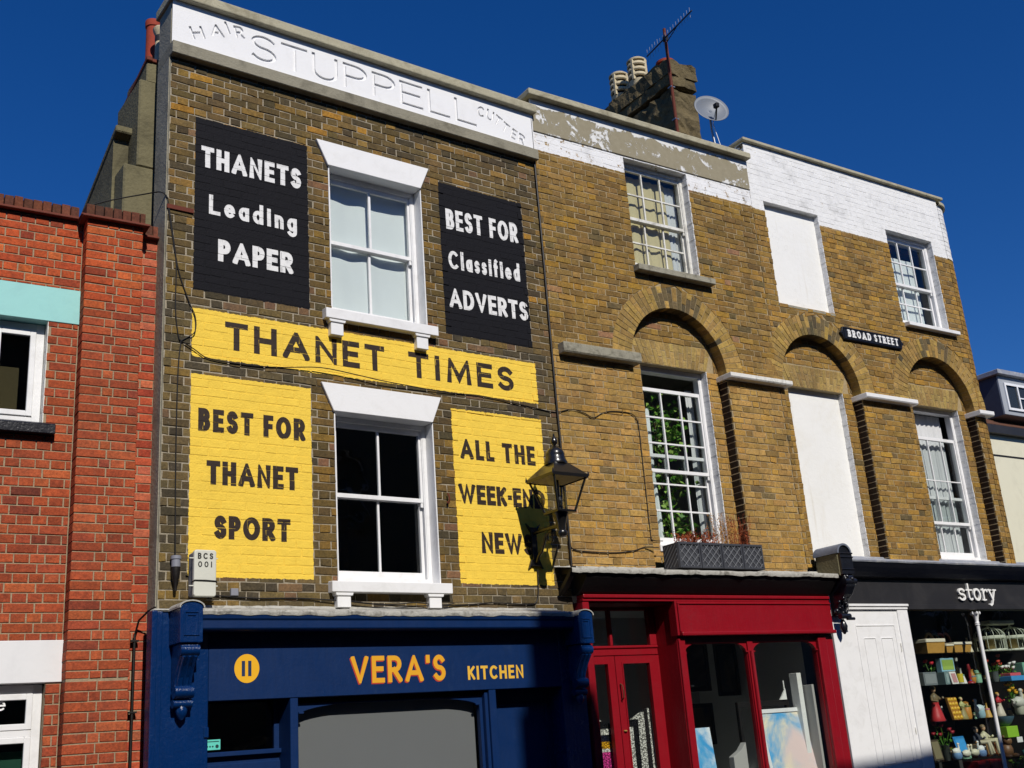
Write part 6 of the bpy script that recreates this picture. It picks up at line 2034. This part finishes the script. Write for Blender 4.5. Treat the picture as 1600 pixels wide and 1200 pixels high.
MB().lathe([(.02,.29),(.022,.33),(.012,.34)], 6.295, YI, 1.897, 12).build('stopper', cm(200,200,190), t, smooth=True)
def figurine(label, x, z0, h, coat, skirt, hair, seed, seated=False, y=YI):
    """small china figure: flared robe, torso, arms, head and hat"""
    t = T('figurine', label, 'figurine', x, z0, y)
    k = h/.40
    if seated:
        MB().box(x-.09*k, x+.10*k, y-.05*k, y+.10*k, z0, z0+.15*k).build('seat', cm(140,110,70), t, bevel=.01)
        MB().tube([(x,y,z0+.16*k),(x+.10*k,y-.10*k,z0+.17*k),(x+.13*k,y-.12*k,z0+.02*k)], .032*k, 8, .022*k).tube([(x-.03*k,y,z0+.16*k),(x+.05*k,y-.12*k,z0+.16*k),(x+.06*k,y-.13*k,z0+.01*k)], .032*k, 8, .022*k).build('legs', skirt, t, smooth=True)
        b0 = .15*k
    else:
        MB().lathe([(.095,0),(.10,.012),(.085,.06),(.062,.14),(.045,.20),(.05,.22)], x, y, z0, 16, sx=k, sy=k*.8).build('robe', skirt, t, smooth=True) if k == 1 else MB().lathe([(r*k, zz*k) for r, zz in ((.095,0),(.10,.012),(.085,.06),(.062,.14),(.045,.20),(.05,.22))], x, y, z0, 16, sy=.8).build('robe', skirt, t, smooth=True)
        b0 = .20*k
    MB().lathe([(r*k, zz*k) for r, zz in ((.045,0),(.055,.05),(.058,.08),(.04,.11),(.018,.125),(.016,.14))], x, y, z0+b0, 14, sy=.75).build('torso', coat, t, smooth=True)
    MB().tube([(x-.05*k,y,z0+b0+.09*k),(x-.085*k,y-.03*k,z0+b0+.04*k),(x-.05*k,y-.075*k,z0+b0+.03*k)], .017*k, 8, .013*k).build('arm', coat, t, smooth=True)
    MB().tube([(x+.05*k,y,z0+b0+.09*k),(x+.09*k,y-.02*k,z0+b0+.05*k),(x+.075*k,y-.07*k,z0+b0+.07*k)], .017*k, 8, .013*k).build('arm', coat, t, smooth=True)
    MB().ball((x, y-.004, z0+b0+.165*k), .028*k, .030*k, .034*k).build('head', cm(214,172,136), t, smooth=True)
    MB().lathe([(.036*k,0),(.034*k,.014*k),(.024*k,.03*k),(.004*k,.036*k)], x, y+.004, z0+b0+.175*k, 12).build('hair', hair, t, smooth=True)
figurine('china figure with tan cap and red skirt at the left of the third shelf', 5.72, 1.462, .42, cm(120,104,74), cm(186,46,50), cm(150,126,80), 1)
figurine('china figure in red jacket just right of the white column on the third shelf', 7.02, 1.462, .30, cm(176,34,44), cm(206,196,176), cm(196,150,60), 2)
figurine('tan china figure at the right end of the third shelf', 7.56, 1.462, .33, cm(196,176,120), cm(190,166,110), cm(120,92,60), 3)
figurine('seated china man in dark coat on the fourth shelf', 6.42, 1.003, .40, cm(56,60,70), cm(188,180,150), cm(90,80,70), 4, True)
figurine('seated china woman in cream on the fourth shelf', 6.62, 1.003, .42, cm(196,192,160), cm(190,184,150), cm(130,110,80), 5, True, YI+.03)
figurine('small pale violin player figure on the third shelf', 6.24, 1.462, .27, cm(176,180,120), cm(150,140,90), cm(190,180,120), 6)
def relief(label, x0, x1, z0, z1, col, base, seed):
    t = T('plaque', label, 'plaque', (x0+x1)/2, z0)
    lean = .06
    v = [(x0,.24,z0),(x1,.24,z0),(x1,.28,z0),(x0,.28,z0),(x0,.24+lean,z1),(x1,.24+lean,z1),(x1,.28+lean,z1),(x0,.28+lean,z1)]
    MB().add(v, [(0,1,5,4),(1,2,6,5),(2,3,7,6),(3,0,4,7),(4,5,6,7),(3,2,1,0)]).build('board', base, t, bevel=.004)
    rng = random.Random(seed)
    n = 5
    for i in range(3):
        for j in range(n):
            zz = z0+(z1-z0)*(j+.5)/n
            MB().ball((x0+(x1-x0)*(i+.5)/3+rng.uniform(-.006,.006), .24+lean*(zz-z0)/(z1-z0), zz), (x1-x0)/7, .014, (z1-z0)/n*.42, 8, 5).build('boss', col, t, smooth=True)
relief('yellow carved plaque on the third shelf', 5.97, 6.15, 1.463, 1.74, cm(226,180,50), cm(170,120,40), 1)
relief('small orange carved plaque on the fourth shelf', 6.72, 6.83, 1.003, 1.14, cm(224,140,40), cm(160,90,40), 2)
def goose(label, x, z0, h, body, base=None, flip=1):
    t = T('goose_ornament', label, 'ornament', x, z0, YI-.10)
    y = YI-.10
    b = z0
    if base:
        MB().lathe([(.05,0),(.065,.03),(.06,h*.45)], x, y, z0, 16).build('basin', base, t, smooth=True); b = z0+h*.25
    MB().ball((x, y, b+h*.30), h*.42, h*.28, h*.28, 12, 8).build('body', body, t, smooth=True)
    MB().tube([(x+flip*h*.28,y,b+h*.38),(x+flip*h*.36,y,b+h*.6),(x+flip*h*.30,y,b+h*.80)], h*.09, 8, h*.07).build('neck', body, t, smooth=True)
    MB().ball((x+flip*h*.33, y, b+h*.84), h*.12, h*.10, h*.10, 10, 6).build('head', body, t, smooth=True)
    MB().lathe([(.001,0),(h*.04,h*.02),(h*.05,h*.10)], x+flip*h*.48, y, b+h*.78, 8).build('beak', cm(220,150,40), t, smooth=True)
    MB().prism([(x-flip*h*.3,b+h*.30),(x-flip*h*.58,b+h*.48),(x-flip*h*.34,b+h*.46)], y-.01, y+.01).build('tail', body, t)
goose('white goose in a blue basin at the left of the fourth shelf', 5.83, 1.003, .16, cm(226,226,216), cm(120,160,206))
goose('plain white goose second from left on the fourth shelf', 6.02, 1.003, .17, cm(222,220,200))
goose('white goose with raised head in the middle of the fourth shelf', 6.19, 1.003, .17, cm(210,206,180), None, -1)
goose('white goose in a pale blue basin beside the seated figures', 6.33, 1.003, .16, cm(222,224,220), cm(130,166,214), -1)
goose('pale blue and white swan ornament on the third shelf', 6.45, 1.463, .20, cm(190,208,210), cm(150,186,196), -1)
goose('grey white goose with long beak on the right-hand third shelf', 7.30, 1.463, .28, cm(196,196,184), cm(180,180,160))
block('greeting_card', 'blue greeting card standing behind the geese', 'card', 6.06, 6.28, 1.05, 1.26, .34, .35, cm(40,130,200), cm(60,150,214), .05)
block('photo_frame', 'dark frame with gilt picture at the left of the fourth shelf', 'picture frame', 5.50, 5.68, 1.003, 1.25, .28, .30, cm(70,60,44), cm(120,112,84), .04)
block('gift_bag', 'lime green bag at the right beside the white column', 'bag', 6.94, 7.18, 1.19, 1.33, .2, .32, cm(140,190,50))
block('gift_bag', 'white label card below the lime green bag', 'card', 7.06, 7.18, 1.12, 1.19, .16, .17, cm(224,224,220))
t = T('bowl', 'blue glass bowl above the lime green bag', 'bowl', 7.05, 1.33)
MB().lathe([(.05,0),(.09,.03),(.13,.09),(.14,.12),(.13,.12),(.08,.04)], 7.05, YI, 1.335, 20).build('bowl', cm(90,120,140), t, smooth=True)
t = T('soft_toy', 'brown teddy bear at the lower right of the display', 'toy', 7.0, .94)
MB().ball((7.0, YI, 1.03), .09, .08, .10).build('body', cm(110,78,50), t, smooth=True)
MB().ball((7.0, YI-.03, 1.15), .065, .06, .06).build('head', cm(116,84,54), t, smooth=True)
for s_ in (-1, 1):
    MB().ball((7.0+s_*.05, YI-.02, 1.205), .024).build('ear', cm(110,78,50), t, smooth=True)
    MB().ball((7.0+s_*.08, YI-.05, .96), .04, .07, .035).build('leg', cm(110,78,50), t, smooth=True)
goose('teal bird ornament at the lower right of the display', 7.25, .94, .16, cm(60,120,120))
for k, (x, lb) in enumerate(((6.30, 'left'), (6.56, 'right'))):
    block('gift_box', lb+' red gift box under the fourth shelf', 'box', x-.12, x+.12, .72, .95, .18, .4, cm(176,30,34), cm(190,40,42))
tag(MB().box(5.1, 8.3, .12, .9, .55, .72).build('display_plinth', 'room_dark', None, fr=F_RIGHT, base=(6.7,.5,.55)), 'dark plinth along the bottom of the black shop window', 'plinth')
o = MB().box(6.86, 7.9, .15, .55, .92, .935).build('glass_shelf', 'glass_lamp', None, fr=F_RIGHT, base=(7.3,.3,.93)); tag(o, 'short low glass shelf carrying the teddy bear', 'shelf', 'glass shelves in the shop window')

# crowded back row of small pieces on the shelves
rng = random.Random(99)
KIND = [('vase', [(.03,0),(.045,.04),(.05,.08),(.03,.13),(.022,.16),(.03,.18)]), ('jar', [(.04,0),(.045,.02),(.045,.10),(.03,.12),(.032,.14),(.01,.15)]),
        ('cup', [(.025,0),(.02,.01),(.04,.05),(.045,.09),(.042,.09)]), ('bell', [(.05,0),(.045,.02),(.03,.08),(.012,.11),(.008,.15),(.014,.16)]), ('candlestick', [(.045,0),(.04,.015),(.012,.03),(.016,.09),(.01,.13),(.022,.15),(.012,.20)])]
COLS = [('mint green',(140,190,160)),('cream',(220,210,180)),('cobalt blue',(50,90,170)),('amber',(190,130,50)),('rose pink',(206,130,140)),('pewter grey',(120,124,128)),('ruby red',(150,30,40)),('brass',(190,150,70)),('olive',(110,120,60)),('china white',(224,224,220))]
n = 0
USED = set()
for si, (z, xs) in enumerate(((2.287, (5.2,5.35,6.65,6.78)), (1.897, (5.15,5.3,5.85,6.42,6.52,6.66,6.82,6.95,7.12,7.62,7.85)), (1.462, (5.2,5.36,5.48,5.86,6.08,6.36,6.58,6.70,6.86,7.14,7.44,7.70)), (1.003, (5.15,5.3,5.42,5.74,5.94,6.12,6.27)))):
    for x in xs:
        k, prof = KIND[n % 5]; cn_, c = COLS[(n*7+si*3) % 10]
        yy = rng.uniform(.38, .5); s_ = rng.uniform(.8, 1.5)
        bi = (n*3+5) % 10
        while ('small %s %s with %s band at the back of the %s shelf' % (cn_, k, COLS[bi][0], ORD[si])) in USED or COLS[bi][0] == cn_: bi = (bi+1) % 10
        lb = 'small %s %s with %s band at the back of the %s shelf' % (cn_, k, COLS[bi][0], ORD[si]); USED.add(lb)
        t = thing(k, lb, k, F_RIGHT, (x, yy, z), 'small pieces at the back of the shelves')
        MB().lathe([(r_*s_, zz*s_) for r_, zz in prof], x, yy, z, 14).build('body', cm(*c), t, smooth=True)
        MB().lathe([(prof[2][0]*s_*1.03, prof[2][1]*s_), (prof[2][0]*s_*1.05, prof[2][1]*s_+.012), (prof[2][0]*s_*1.0, prof[2][1]*s_+.02)], x, yy, z, 14).build('band', cm(*COLS[bi][1]), t)
        n += 1
